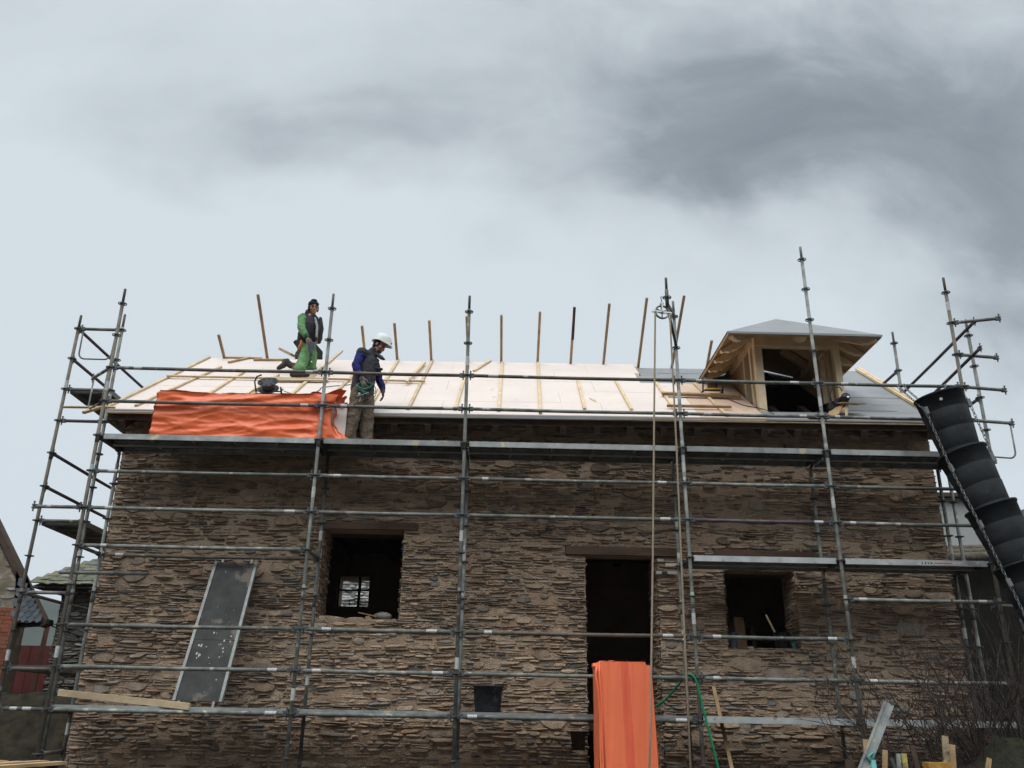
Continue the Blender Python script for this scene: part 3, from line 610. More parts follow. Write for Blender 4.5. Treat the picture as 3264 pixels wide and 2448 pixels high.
def post(key, label, x0, x1, y, top, z0=0., mt=STEEL, group='upright scaffold posts', bands=(), rtop=None, joint=True):
    """x0 at z=1.1 and x1 at z=7.1 (real posts are a little out of plumb)"""
    fx = lambda z: x0+(x1-x0)*(z-1.1)/6
    PF[key] = (fx, y)
    t = thing('scaffold_post', label, 'scaffold post', (fx(0), y, 0), group)
    m = MB(); tt = top-.22 if joint else top
    m.tube([(fx(z0), y, z0), (fx(tt), y, tt)], .0242, 12)
    if joint: m.tube([(fx(tt), y, tt), (fx(top-.012), y, top-.012), (fx(top), y, top)], [.019, .019, .0165], 12)
    for zj in (2.95, 5.0): 
        if zj < tt-.3: m.tube([(fx(zj), y, zj), (fx(zj+.2), y, zj+.2)], .0262, 12, True)
    for zb in bands: m.tube([(fx(zb), y, zb), (fx(zb+.14), y, zb+.14)], .0258, 12, False, 1)
    m.build('tube', [mt, STICK], t)
    m = MB(); m.box((fx(0), y, .004), (.15, .15, .008)); m.tube([(fx(0), y, 0), (fx(.3), y, .3)], .018, 10); m.build('base_plate', CAST, t)
    z = 1.1
    while z < (rtop or top-.15): put('rosette', ROS, t, (fx(z), y, z), (0, 0, rng.uniform(-.3, .3))); z += .5
    return t
post('P1', 'leftmost front scaffold post, brownish, at the left corner of the house', .032, -.039, 0, 7.34, mt=STEELB, bands=(5.75, 4.55, 2.2))
post('P2', 'front scaffold post at the right end of the upper orange tarp', 3.002, 2.995, 0, 7.34, bands=(5.66, 4.3, 1.75))
post('P3', 'front scaffold post between the square window and the doorway', 5.009, 4.988, 0, 7.36, bands=(6.25, 3.75, 2.15))
post('P4', 'front scaffold post beside the hoist ropes', 8.026, 7.980, 0, 7.35, bands=(5.8, 4.75, 2.75))
post('P5', 'tallest front scaffold post, standing in front of the dormer', 10.019, 9.971, 0, 8.32, bands=(5.75, 4.3, 2.25))
post('P6', 'rightmost front scaffold post, half hidden by the black chute', 11.985, 12.055, 0, 7.85, bands=(7.3,), mt=STEELB)
IN = 'inner posts beside the wall'
post('I1', 'inner scaffold post right at the left wall corner', .015, .0, .7, 5.12, bands=(1.3,), group=IN)
post('I2', 'inner scaffold post overlapping the left jamb of the square window', 3.02, 2.99, .7, 5.1, bands=(3.85, 1.95), group=IN, joint=False)
post('I3', 'inner scaffold post right behind the third front post', 5.02, 5.02, .7, 5.1, bands=(3.6,), group=IN, joint=False)
post('I4', 'inner scaffold post between the doorway and the small window', 8.03, 7.98, .7, 5.1, bands=(4.15, 2.6), group=IN, joint=False)
post('I5', 'inner scaffold post right of the small window', 10.03, 9.98, .7, 5.1, group=IN, joint=False)
post('I6', 'inner scaffold post at the right wall corner', 11.85, 11.87, .7, 5.1, group=IN, bands=(2.7,), joint=False)
post('I7', 'scaffold post close outside the right wall corner', 12.04, 12.03, .74, 5.3, group=IN, bands=(2.6,), joint=False)
SD = 'posts of the side scaffolds'
post('L', 'outermost left scaffold post, standing clear of the house', -1.07, -1.09, .92, 7.33, mt=STEELB, group=SD, bands=(2.2, 6.1))
post('PB', 'left side scaffold post close behind the leftmost front post', -.36, -.42, .93, 7.37, group=SD, bands=(5.9, 3.6))
post('RB', 'right side scaffold post beyond the black chute', 12.50, 12.53, .42, 7.37, group=SD, bands=(6.3, 2.9))
post('RC', 'scaffold post rising behind the right roof edge', 12.05, 12.09, 1.85, 7.81, group=SD)
post('LK', 'far post of the left side scaffold', -1.06, -1.06, 3.9, 7.3, group=SD); post('PK', 'far inner post of the left side scaffold', -.36, -.36, 3.9, 5.2, group=SD)
def ledger(label, a, b_, mt=STEEL, bands=True, heads=(1, 1), group='level scaffold tubes', r=.0242, name='scaffold_tube'):
    a, b_ = Vector(a), Vector(b_); d_ = (b_-a).normalized(); L = (b_-a).length
    t = thing(name, label, 'scaffold tube', a, group); m = MB()
    s0, s1 = (.095 if heads[0] else 0), (L-.095 if heads[1] else L)
    sag = .006 if L > 1.5 else 0
    m.tube([a+d_*s0, a+d_*L*.5-Z_*sag, a+d_*s1], r, 12)
    if bands:
        if rng.random() < .55: band(m, a+d_*0, b_, rng.uniform(.14, .34), rng.uniform(.07, .14), r)
        if rng.random() < .55: band(m, b_, a, rng.uniform(.16, .28), rng.uniform(.10, .14), r)
    m.build('tube', [mt, STICK], t)
    az = math.atan2(d_.y, d_.x)
    if heads[0]: put('wedge_head', WED, t, a, (0, 0, az))
    if heads[1]: put('wedge_head', WED, t, b_, (0, 0, az+math.pi))
    return t
def pp(k, z): fx, y = PF[k]; return Vector((fx(z), y, z))
BAY = ['of the leftmost bay', 'of the bay with the see-through window', 'of the doorway bay', 'of the dormer bay', 'of the rightmost bay']
KEYS = ['P1', 'P2', 'P3', 'P4', 'P5', 'P6']; INK = ['I1', 'I2', 'I3', 'I4', 'I5', 'I6']
LV = {6.1: 'upper guard tube above the top deck', 5.6: 'lower guard tube above the top deck', 4.6: 'first tube below the top deck', 4.1: 'second tube below the top deck', 2.6: 'upper guard tube above the lowest deck', 2.1: 'lower guard tube above the lowest deck', 1.6: 'edge tube in front of the lowest deck'}
for z, lab in LV.items():
    for i in range(5):
        if z == 2.6 and i == 4: continue
        if z == 1.6 and i > 2: continue
        mt = STEELB if (z == 2.6 and i == 2) or (z == 6.1 and i in (1, 2)) else (STEELP if z == 4.1 and i == 3 else STEEL)
        ledger('%s, %s' % (lab, BAY[i]), pp(KEYS[i], z), pp(KEYS[i+1], z), mt)
ledger('short tube jutting out to the left from the leftmost front post', (-.72, 0, 4.1), pp('P1', 4.1), heads=(1, 1))
ledger('front tube above the leaning deck board, leftmost bay', pp('P1', 3.6), pp('P2', 3.6))
ledger('dusty rear tube just above the leaning deck board', pp('I1', 3.6), pp('I2', 3.6), STEELB)
ledger('tube at the right end between mid deck and branches', pp('P5', 3.1), pp('P6', 3.1))
TR = 'cross tubes between front and inner posts'
for i, w in enumerate(['at the left wall corner', 'above the see-through window', 'left of the doorway', 'beside the hoist ropes', 'under the dormer', 'by the black chute']):
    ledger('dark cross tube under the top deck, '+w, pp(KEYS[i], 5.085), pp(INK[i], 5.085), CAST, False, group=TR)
    ledger('cross tube carrying the lowest deck, '+w, pp(KEYS[i], 1.575), pp(INK[i], 1.575), STEEL, False, group=TR)
ledger('dusty cross tube left of the leaning deck board', pp('P1', 3.6), pp('I1', 3.6), STEELB, False, group=TR); ledger('cross tube between leaning deck board and window', pp('P2', 3.6), pp('I2', 3.6), STEELB, False, group=TR)
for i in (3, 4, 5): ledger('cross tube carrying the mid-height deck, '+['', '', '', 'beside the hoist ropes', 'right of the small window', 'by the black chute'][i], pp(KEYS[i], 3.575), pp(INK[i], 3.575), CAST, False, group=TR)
ledger('lowest cross tube, whitened with dust, at bottom left', pp('P1', 1.1), pp('I1', 1.1), STEELB, False, group=TR)
t = ledger('loose cut tube clamped level across the left corner posts', (-.13, -.055, 3.24), (.80, .42, 3.31), STEEL, False, (0, 0))
SG = 'tubes of the left side scaffold'
def uloop(t, a, b_, drop, s0=.12, s1=.88, r=.012):
    a, b_ = Vector(a), Vector(b_); p0, p1 = a.lerp(b_, s0), a.lerp(b_, s1); dd_ = (p1-p0); dn_ = Vector((0, 0, -1)); q = []
    c0, c1 = p0+dd_*.02+dn_*drop, p1-dd_*.02+dn_*drop; rr_ = .10
    q.append(p0); q.append(c0-dn_*rr_)
    for k in range(1, 6): an = k/6*math.pi/2; q.append(c0-dn_*rr_*(1-math.sin(an))+dd_.normalized()*rr_*(1-math.cos(an)))
    q.append(c0+dd_.normalized()*rr_); q.append(c1-dd_.normalized()*rr_)
    for k in range(1, 6): an = k/6*math.pi/2; q.append(c1-dd_.normalized()*rr_*(1-math.sin(an))-dn_*rr_*(1-math.cos(an)))
    q.append(c1-dn_*rr_); q.append(p1)
    m = MB(); m.tube(q, r, 8); m.build('guard_loop', STEEL, t)
t = ledger('end rail with a hanging guard loop, top of the left scaffold', pp('L', 7.1), pp('PB', 7.1), STEEL, False, group=SG); uloop(t, pp('L', 7.1), pp('PB', 7.1), .5)
ledger('end tube at the top side deck on the left', pp('L', 6.1), pp('PB', 6.1), STEEL, False, group=SG); ledger('end tube half a step below the top side deck, left', pp('L', 5.6), pp('PB', 5.6), STEELP, False, group=SG)
ledger('dusty end tube at the middle side deck, left', pp('L', 4.1), pp('PB', 4.1), STEELB, False, group=SG); ledger('dusty end tube by the slated neighbouring gable', pp('L', 3.1), pp('PB', 3.1), STEEL, False, group=SG)
ledger('thick dusty end tube in front of the red sheet wall', pp('L', 2.1), pp('PB', 2.1), STEELB, False, group=SG); ledger('lowest end tube with a white sticker, far left', pp('L', 1.6), pp('PB', 1.6), STEEL, True, group=SG)
for z, w in ((7.1, 'topmost'), (6.6, 'second')): ledger('%s dark rail running back along the left gable' % w, pp('L', z), pp('LK', z), STEELP, False, group=SG)
for z, w in ((5.1, 'third'), (4.6, 'fourth'), (3.1, 'lowest')): ledger('%s dark rail running back along the left gable' % w, pp('L', z), pp('LK', z), STEELP if z > 4 else STEELB, False, group=SG)
t = ledger('swung-out rail with guard loop at the leftmost front post', pp('P1', 6.1), (-.50, .47, 6.1), STEEL, False, group=SG); uloop(t, pp('P1', 6.1), (-.50, .47, 6.1), .5, .1, .85)
RG = 'tubes of the right side scaffold'
ledger('free-ended tube at the top of the rightmost front post', pp('P6', 7.1), (12.71, -.21, 7.1), STEEL, False, group=RG); ledger('free-ended tube below the topmost one on the right', pp('P6', 6.6), (12.74, .09, 6.6), STEEL, False, group=RG)
ledger('free-ended tube continuing the upper guard line on the right', pp('P6', 6.1), (12.77, .11, 6.1), STEEL, False, group=RG)
t = ledger('free-ended rail with a hanging guard loop beside the chute', pp('P6', 5.6), (12.78, .11, 5.6), STEEL, False, group=RG); uloop(t, pp('P6', 5.6), (12.78, .11, 5.6), .52, .1, .88)
ledger('upper dark rail running back past the right gable', (12.36, -.12, 7.1), (12.63, 2.9, 7.1), STEELP, False, group=RG); ledger('lower dark rail running back past the right gable', (12.26, -.30, 6.6), (12.62, 2.9, 6.6), STEELP, False, group=RG)
ledger('short dark rail behind the right roof edge', pp('RC', 7.1), (12.10, 3.6, 7.1), STEELP, False, group=RG); ledger('short dark rail dipping behind the chute from the far right post', pp('RB', 6.1), (12.62, 2.6, 6.1), STEELP, False, group=RG)
ledger('dim low cross tube at the lower right', pp('P6', 3.1)+Vector((0, .3, 0)), (12.55, .42, 3.1), STEELB, False, group=RG)
# decks ---------------------------------------------------------------
def deck(label, x0, x1, y0, y1, ztop, mt=DECK, group='steel deck planks', along='x', sticker=False):
    c = Vector(((x0+x1)/2, (y0+y1)/2, ztop)); t = thing('scaffold_deck', label, 'scaffold deck', c, group); m = MB(); th = .075
    if along == 'x':
        m.span(x0, x1, y0+.0302, y1-.0302, ztop-.012, ztop-.001, 1); m.span(x0, x1, y0, y0+.03, ztop-.006, ztop); m.span(x0, x1, y1-.03, y1, ztop-.006, ztop); m.span(x0, x1, y0, y0+.004, ztop-th, ztop-.0061); m.span(x0, x1, y1-.004, y1, ztop-th, ztop-.0061)
        m.span(x0, x1, y0+.0041, y0+.03, ztop-th, ztop-th+.004); m.span(x0, x1, y1-.03, y1-.0041, ztop-th, ztop-th+.004)
        n = int((x1-x0)/.5)
        for k in range(1, n): x = x0+(x1-x0)*k/n; m.span(x-.012, x+.012, y0+.0041, y1-.0041, ztop-.04, ztop-.0122)
    else:
        m.span(x0+.0302, x1-.0302, y0, y1, ztop-.012, ztop-.001, 1); m.span(x0, x0+.03, y0, y1, ztop-.006, ztop); m.span(x1-.03, x1, y0, y1, ztop-.006, ztop); m.span(x0, x0+.004, y0, y1, ztop-th, ztop-.0061); m.span(x1-.004, x1, y0, y1, ztop-th, ztop-.0061)
        n = int((y1-y0)/.5)
        for k in range(1, n): y = y0+(y1-y0)*k/n; m.span(x0+.0041, x1-.0041, y-.012, y+.012, ztop-.04, ztop-.0122)
    m.build('plank', [mt, PLYF], t)
    if along == 'x':
        for xe, s in ((x0, -1), (x1, 1)):
            m = MB(); m.span(xe-.004, xe+.004, y0+.002, y1-.002, ztop-th-.002, ztop-.002)
            for y in (y0+.06, y1-.06): m.span(min(xe, xe+s*.05), max(xe, xe+s*.05), y-.02, y+.02, ztop-.03, ztop-.012)
            m.build('hook_end', CAST, t)
    else:
        for ye in (y0, y1): m = MB(); m.span(x0+.002, x1-.002, ye-.004, ye+.004, ztop-th-.002, ztop-.002); m.build('hook_end', CAST, t)
    if sticker:
        m = MB(); m.span(sticker, sticker+.62, y0-.002, y0-.0005, ztop-.066, ztop-.016, 0); m.span(sticker+.24, sticker+.47, y0-.003, y0-.0021, ztop-.05, ztop-.034, 1)
        for k in range(4): m.span(sticker+.07+k*.04, sticker+.085+k*.04, y0-.003, y0-.0021, ztop-.055, ztop-.03, 2)
        m.build('sticker', [STICK, MEMRED, BLACKP], t)
    return t
XP = [0, 3.0, 5.0, 8.0, 10.0, 12.0]
for i in range(5):
    for r_, (ya, yb) in enumerate(((.02, .335), (.355, .67))):
        w = ('front' if r_ == 0 else 'rear')
        deck('%s plank of the top deck, %s' % (w, BAY[i]), XP[i]+.06, XP[i+1]-.06, ya, yb, 5.135)
        deck('%s plank of the lowest deck, %s' % (w, BAY[i]), XP[i]+.06, XP[i+1]-.06, ya+(.035 if i < 3 else -.03), yb+(.02 if i < 3 else -.02), 1.655, DECK if i < 3 else DECKB)
        if i > 2: deck('%s plank of the mid-height deck, %s' % (w, BAY[i]), XP[i]+.06, XP[i+1]-.06, ya-.02, yb-.02, 3.63, DECKB, sticker=(11.0 if (i == 4 and r_ == 0) else False))
for z, w in ((6.13, 'perforated top'), (4.12, 'dark middle'), (2.15, 'low')):
    deck('%s side deck seen from below, left of the house' % w, -1.04, -.42, .98, 3.85, z, DECK, along='y', group='side deck planks')
# ------------------------------------------------------------------ leaning deck board (dark board in a metal frame)
t = thing('leaning_deck_board', 'dark plywood deck board in a metal frame leaning on the wall', 'deck board', (1.66, .4, 1.7))
a0, a1, b0, b1 = Vector((1.43, .30, 1.728)), Vector((2.055, .30, 1.722)), Vector((1.555, .80, 3.54)), Vector((2.15, .80, 3.535))
ux = (a1-a0).normalized(); uy = (b0-a0).normalized(); un = ux.cross(uy).normalized()
def quadslab(mb, p, q, r_, s, th, mi=0): mb.add([p, q, r_, s, p+un*th, q+un*th, r_+un*th, s+un*th], [(0, 1, 2, 3), (7, 6, 5, 4), (0, 4, 5, 1), (1, 5, 6, 2), (2, 6, 7, 3), (3, 7, 4, 0)], mi)
if un.y > 0: un = -un
e = ux*.038
m = MB(); mid = .42
quadslab(m, a0+e, a1-e, (a1-e).lerp(b1-e, mid)-uy*.004, (a0+e).lerp(b0+e, mid)-uy*.004, -.012); quadslab(m, (a0+e).lerp(b0+e, mid), (a1-e).lerp(b1-e, mid), b1-e, b0+e, -.012)
rs = random.Random(5)
for k in range(30):
    u, v, w = rs.uniform(.08, .9), rs.choice((rs.uniform(.02, .98), rs.uniform(.3, .5))), rs.uniform(.003, .013)
    if k < 7: u, v, w = .17+rs.uniform(0, .12), .34+rs.uniform(-.05, .06), rs.uniform(.008, .018)
    c = a0.lerp(a1, u).lerp(b0.lerp(b1, u), v)+un*.0025
    pts_ = [c+(ux*math.cos(q*1.05)+uy*math.sin(q*1.05)*1.4)*w*rs.uniform(.5, 1.2) for q in range(6)]
    m.add(pts_, [(0, 1, 2, 3, 4, 5)], 1)
m.build('panel', [PLYF, SPLAT], t)
m = MB(); quadslab(m, a0, a0+e, b0+e, b0, .012); quadslab(m, a1-e, a1, b1, b1-e, .012); quadslab(m, a0-un*.045, a0+e*.12-un*.045, b0+e*.12-un*.045, b0-un*.045, .045); quadslab(m, a1-e*.12-un*.045, a1-un*.045, b1-un*.045, b1-e*.12-un*.045, .045)
m.build('edge_rail', LIME, t)
m = MB()
for p in (a0.lerp(a1, .14), a0.lerp(a1, .84)): m.beam(p-uy*.075, p, .03, .012, un)
for p in (b0.lerp(b1, .18), b0.lerp(b1, .85)): m.beam(p, p+uy*.06, .03, .012, un)
m.build('hook', LIME, t)
# ------------------------------------------------------------------ loose things on the lowest deck and sills
def plank(label, a, b_, w, h, up, mt=PINE, name='plank'):
    c = (Vector(a)+Vector(b_))/2; m = MB(); m.beam(a, b_, w, h, up); return tag(m.build(name, mt, None, c), label, 'plank')
plank('long pale plank lying aslant over the lowest deck at the left', (-.05, .40, 1.80), (1.77, -.035, 1.66), .035, .075, (0, -.1, 1))
plank('slim pale stick leaning below the small window', (8.36, .62, 2.02), (8.45, -.10, .45), .045, .02, (0, 1, .3), PINED, 'pale_stick')
t = thing('mortar_tub', 'black rubber mortar tub standing on the lowest deck', 'tub', (5.40, .45, 1.657))
m = MB(); m.lathe([(.0, 0), (.158, 0), (.164, .02), (.188, .30), (.205, .305), (.205, .322), (.186, .322), (.155, .03), (0, .028)], (5.40, .45, 1.657), seg=24); m.build('body', mat('dusty black rubber', (.026, .028, .032), .75, 0, .4, 9, .2, 40, patch=((.075, .07, .06), 7, .58)), t)
m = MB()
for s in (-1, 1): m.tube([(5.40+s*.19, .36, 1.93), (5.40+s*.235, .40, 1.945), (5.40+s*.235, .50, 1.945), (5.40+s*.19, .54, 1.93)], .009, 7)
m.build('handle', BLACKP, t)
def bucket(label, x, y, z, r, h, mt=BLACKP, ribs=True):
    t = thing('bucket', label, 'bucket', (x, y, z), 'buckets on the sill of the small window'); m = MB()
    m.lathe([(0, 0), (r*.84, 0), (r*.86, .01), (r*.95, h*.72), (r*1.03, h*.74), (r*1.0, h*.8), (r, h), (r*1.05, h), (r*1.05, h*.97), (r*.94, h*.97), (r*.8, .02), (0, .02)], (x, y, z), seg=22); m.build('body', mt, t)
    m = MB(); m.tube([(x+r*math.cos(a)*1.04, y-.02-r*.5*math.sin(a), z+h*.86-r*.9*math.sin(a)*.6) for a in [k*math.pi/10 for k in range(11)]], .004, 6); m.build('handle', METALB, t); return t
bucket('grey-blue bucket at the left of the small window sill', 8.78, 1.08, 2.54, .07, .22, mat('grey blue plastic', (.07, .09, .11), .5))
bucket('dark ribbed bucket with a stick in it, small window sill', 9.48, 1.10, 2.54, .11, .23)
bucket('small dark tub at the right of the small window sill', 9.66, 1.16, 2.54, .055, .11, TEAL)
plank('stick poking up out of the ribbed bucket', (9.47, 1.12, 2.60), (9.32, 1.22, 3.02), .025, .018, (0, 1, 0), PINE, 'stirring_stick')
for i, (x, w, h, mt, l) in enumerate(((8.83, .05, .75, PLY, 'narrow board standing inside the small window, leftmost'), (9.02, .07, .85, DARKW, 'dark narrow board standing inside the small window'), (9.14, .15, 1.05, PLY, 'wide pale board standing inside the small window'), (9.33, .06, .75, DARKW, 'rightmost dark board standing inside the small window'))):
    plank(l, (x+.03, 1.75, 1.55), (x-.02, 1.95, 2.62+h*.42), w, .022, (0, -1, .1), mt, 'standing_board')
m = MB(); rs = random.Random(3); m.ball((0, 0, 0), (.13, .08, .055), seg=12, rings=7)
for i, v in enumerate(m.v): v *= 1+.25*nz(v.x*9, v.y*9, v.z*9)
m.v = [v+Vector((3.90, 1.12, 2.895)) for v in m.v]
tag(m.build('loose_stone', STONEG, None, (3.90, 1.12, 2.895)), 'rounded loose stone on the sill of the square window', 'stone')
plank('thin lath lying on the sill of the square window', (3.56, 1.06, 2.93), (3.82, 1.02, 2.875), .02, .012, (0, 0, 1), PINED, 'lath')
# ------------------------------------------------------------------ orange tarps
def sheet_box(mb, x0, x1, y0, y1, z0, z1, fn, nu=60, nv=24, mi=0, top=True, mfn=None):
    """front, both sides and top of a wrapped stack, creased by fn(p) along the outward normal"""
    def patch(fp, n_, a, b_):
        vs = [Vector(fp(i/a, j/b_)) for j in range(b_+1) for i in range(a+1)]
        for v in vs:
            q = min(1, 8*min(1, (v.z-z0)/(z1-z0)+.06)); v += Vector(n_)*fn(v, n_)
        st_ = len(mb.v); mb.add(vs, [], 0)
        for j in range(b_):
            for i in range(a):
                k = st_+j*(a+1)+i; mb.f.append([k, k+1, k+a+2, k+a+1]); mb.m.append(mfn((i+.5)/a, (j+.5)/b_, n_) if mfn else mi); mb.s.append(True)
    patch(lambda s, t_: (x0+(x1-x0)*s, y0, z0+(z1-z0)*t_), (0, -1, 0), nu, nv)
    patch(lambda s, t_: (x0, y1+(y0-y1)*s, z0+(z1-z0)*t_), (-1, 0, 0), 14, nv); patch(lambda s, t_: (x1, y0+(y1-y0)*s, z0+(z1-z0)*t_), (1, 0, 0), 14, nv)
    patch(lambda s, t_: (x0+(x1-x0)*s, y0+(y1-y0)*t_, z1), (0, 0, 1), nu, 12); patch(lambda s, t_: (x1+(x0-x1)*s, y1, z0+(z1-z0)*t_), (0, 1, 0), nu, nv)
def ridge(v): return 1-abs(v)*2
t = thing('covered_stack', 'long low stack on the top deck wrapped in an orange tarp', 'covered stack', (2.0, .33, 5.137))
def fn1(p, n_):
    x, z = p.x, p.z+p.y*.6
    s = .020*ridge(nz(x*.55+.25*nz(x, z, 1, 3), z*5.0-.35*x, 3.0))+.022*ridge(nz(x*1.1, z*7.5+.9*math.sin(x*1.7), 8.0))+.008*nz(x*4, z*9, 2.)+.008*max(0, 1-abs(nz(x*1.6+z*2.5, z*10-x*1.3, 4.))*5)+.007*max(0, 1-abs(nz(x*2.2-z*3, z*6+x*2., 14.))*6)
    if p.x > 2.75: s += .05*ridge(nz(x*5+z*4, z*4-x*3, 5.))*min(1, (p.x-2.75)/.25)
    return s-.008
m = MB(); sheet_box(m, .68, 3.12, .075, .55, 5.14, 5.775, fn1, 120, 40)
for v in m.v:                                          # loose end bunched outwards, hem flared at the right foot
    if v.x > 2.8: v.z += .03*(v.x-2.8)/.3*nz(v.x*9, v.z*6, 1)+(.02 if v.z > 5.7 else 0); v.x += .10*((v.x-2.8)/.3)*(abs((v.z-5.46)/.32)**2)*(.8+.5*nz(v.y*6, v.z*9, 3))
    if v.x < .8: v.x -= .03*((5.775-v.z)/.63)
    v.y = max(v.y, .035)
m.build('tarp', TARP, t)
m = MB(); rs = random.Random(9)
n = 26; vs = []
for j in range(9):
    for i in range(n):
        s = i/(n-1); vs.append((3.02+s*.36, .10+.05*j+.02*nz(s*6, j*.5, 1)+.0, 5.70+.07*math.sin(s*9+j)*.5+.045*nz(s*7, j*.7, 3)-.09*s+.02*(4-j)*.2))
m.add(vs, [(j*n+i, j*n+i+1, (j+1)*n+i+1, (j+1)*n+i) for j in range(8) for i in range(n-1)], 0, True)
vs = []
for j in range(12):
    for i in range(16):
        s, q = i/15, j/11; vs.append((3.05+s*(.33*(1-q)**1.6+.02), .06+.03*nz(s*6, q*6, 1)+.10*s*(q), 5.145+q*.36+.02*nz(s*5, q*5, 2)*s))
m.add(vs, [(j*16+i, j*16+i+1, (j+1)*16+i+1, (j+1)*16+i) for j in range(11) for i in range(15)], 0, True)
m.build('loose_end', TARP, t)
m = MB(); m.span(.72, 3.32, .13, .33, 5.138, 5.69); m.span(.74, 3.30, .335, .53, 5.138, 5.68); m.build('board_pack', INSUL, t)
t = thing('upright_covered_stack', 'tall upright stack in front of the doorway under an orange tarp', 'covered stack', (7.03, -.38, 0))
def fn2(p, n_):
    x = p.x+p.y; tt = p.z
    s = .012*ridge(nz((x+.03*tt)*7., tt*.22, 3.))+.010*ridge(nz((x-.05*tt)*14, tt*.3, 6.))+.004*nz(x*9, tt*3, 1.)
    return s-.004
m = MB(); sheet_box(m, 6.70, 7.335, -.62, -.14, 0.02, 2.24, fn2, 90, 40, mfn=lambda s, q, n_: 1 if (n_[1] == -1 and .42+.06*(1-q) < s < .58+.05*(1-q)) else 0)
for v in m.v:
    q = (2.24-v.z)/2.24; v.x += (v.x-7.0)*.10*q+.03*q; v.y += -.05*q if v.y < -.4 else 0
    c = max(0, v.z-2.16)/.08
    if c > 0:
        if v.x > 7.27: v.z -= .035*c
        if v.x < 6.74: v.z -= .05*c*(1 if v.y < -.3 else .2); v.x -= .02*c
m.build('tarp', [TARPR, TARPS], t)
m = MB()
m.tube([(6.69, -.60, 2.20), (6.675, -.62, 2.10), (6.70, -.625, 1.9), (6.72, -.635, 1.4), (6.73, -.65, .8)], [(.020, .014), (.026, .016), (.014, .012), (.012, .010), (.010, .008)], 8)
m.tube([(6.72, -.60, 2.23), (6.715, -.635, 2.1), (6.745, -.64, 1.7), (6.76, -.66, .9)], [(.018, .012), (.018, .014), (.012, .010), (.009, .007)], 8); m.build('folded_edge', TARPR, t)
# ------------------------------------------------------------------ hoist: bracket, pulley, ropes
t = thing('hoist_bracket', 'cantilever bracket with a short upright tube carrying the hoist pulley', 'bracket', (7.98, 0, 7.1))
sx, sy = 7.765, -.60
m = MB(); m.tube([(sx, sy, 6.98), (sx, sy, 7.22)], .0262, 12); m.tube([(sx, sy, 7.22), (sx, sy, 7.40), (sx, sy, 7.41)], [.019, .019, .016], 12); m.build('spigot_tube', STEELB, t)
m = MB(); m.beam((sx, sy+.02, 7.03), (7.972, -.06, 7.09), .03, .04); m.beam((sx, sy+.03, 7.0), (7.98, -.04, 6.62), .036, .03); m.build('strut', CAST, t)
put('rosette', ROS, t, (sx, sy, 7.1)); put('wedge_head', WED, t, (7.98, 0, 7.1), (0, 0, math.atan2(-.6, -.22)))
t = thing('hoist_pulley', 'galvanised rope pulley wheel hanging beside the ridge', 'pulley', (7.69, -.58, 6.9))
pc = Vector((7.692, -.575, 6.885)); ax = Vector((.12, -1, .0)).normalized(); q = ax.to_track_quat('Z', 'Y').to_matrix()
m = MB(); m.lathe([(.086, -.014), (.098, -.016), (.104, -.014), (.094, 0), (.104, .014), (.098, .016), (.086, .014), (.086, -.014)], pc, q, 28)
for k in range(3): a = k*2*math.pi/3+.5; d_ = q@Vector((math.cos(a), math.sin(a), 0)); m.beam(pc+d_*.01, pc+d_*.09, .014, .016, ax)
m.lathe([(.0, -.02), (.02, -.02), (.02, .02), (0, .02)], pc, q, 12); m.build('wheel', STEEL, t)
sxv = q@Vector((1, 0, 0)); sxv = sxv if abs(sxv.x) > .5 else q@Vector((0, 1, 0)); sxv = Vector((1, .12, 0)).normalized()
m = MB()
for s in (-1, 1):
    o_ = ax*.022*s; m.beam(pc+o_-Z_*.015, pc+o_+Z_*.135, .022, .005, ax); m.beam(pc+o_-sxv*.135-Z_*-.005, pc+o_+sxv*.125-Z_*.012, .020, .005, ax)
m.box(pc+Z_*.13, (.05, .055, .022), None); m.box(pc-sxv*.13, (.03, .05, .016)); m.box(pc+sxv*.12-Z_*.01, (.03, .05, .016)); m.build('frame', METALB, t)
m = MB(); m.tube([pc+Z_*.13, pc+Z_*.20, pc+Z_*.225+Vector((-.012, 0, 0)), pc+Z_*.235+Vector((.0, -.01, 0)), pc+Z_*.215+Vector((.03, -.01, 0))], .006, 8); m.build('hook', CAST, t)
m = MB(); m.tube([pc-sxv*.098+Z_*.0, (7.588, -.60, 6.80), (7.50, -.68, 5.4), (7.38, -.80, 3.5), (7.255, -.90, 1.6), (7.13, -1.0, .02)], .0125, 8)
m.tube([pc-sxv*.098, pc-sxv*.07+Z_*.07, pc+Z_*.1, pc+sxv*.07+Z_*.07, pc+sxv*.098], .0125, 8)
m.tube([pc+sxv*.098, (7.792, -.60, 6.7), (7.785, -.60, 5.0), (7.755, -.60, 2.5), (7.735, -.60, .02)], .0125, 8)
tag(m.build('hoist_rope', ROPE, None, pc), 'pale twisted hoist rope hanging in two falls from the pulley', 'rope')
m = MB(); h = [(7.0, .85, 1.70), (7.35, .55, 1.67), (7.62, .30, 1.80), (7.78, .10, 2.0), (7.87, 0, 2.13), (7.93, -.03, 2.145), (7.99, -.05, 2.08), (8.04, -.06, 1.8), (8.14, -.09, 1.3), (8.26, -.15, .6), (8.36, -.25, .03)]
hh = []
for i in range(len(h)-1):
    for k in range(5): hh.append(Vector(h[i]).lerp(Vector(h[i+1]), k/5))
for _ in range(3): hh = [hh[0]]+[(hh[i-1]+hh[i]*2+hh[i+1])/4 for i in range(1, len(hh)-1)]+[hh[-1]]
m.tube(hh, .014, 10); tag(m.build('garden_hose', GHOSE, None, (7.93, -.03, 2.1)), 'green hose hung over the guard tube beside the doorway', 'hose')
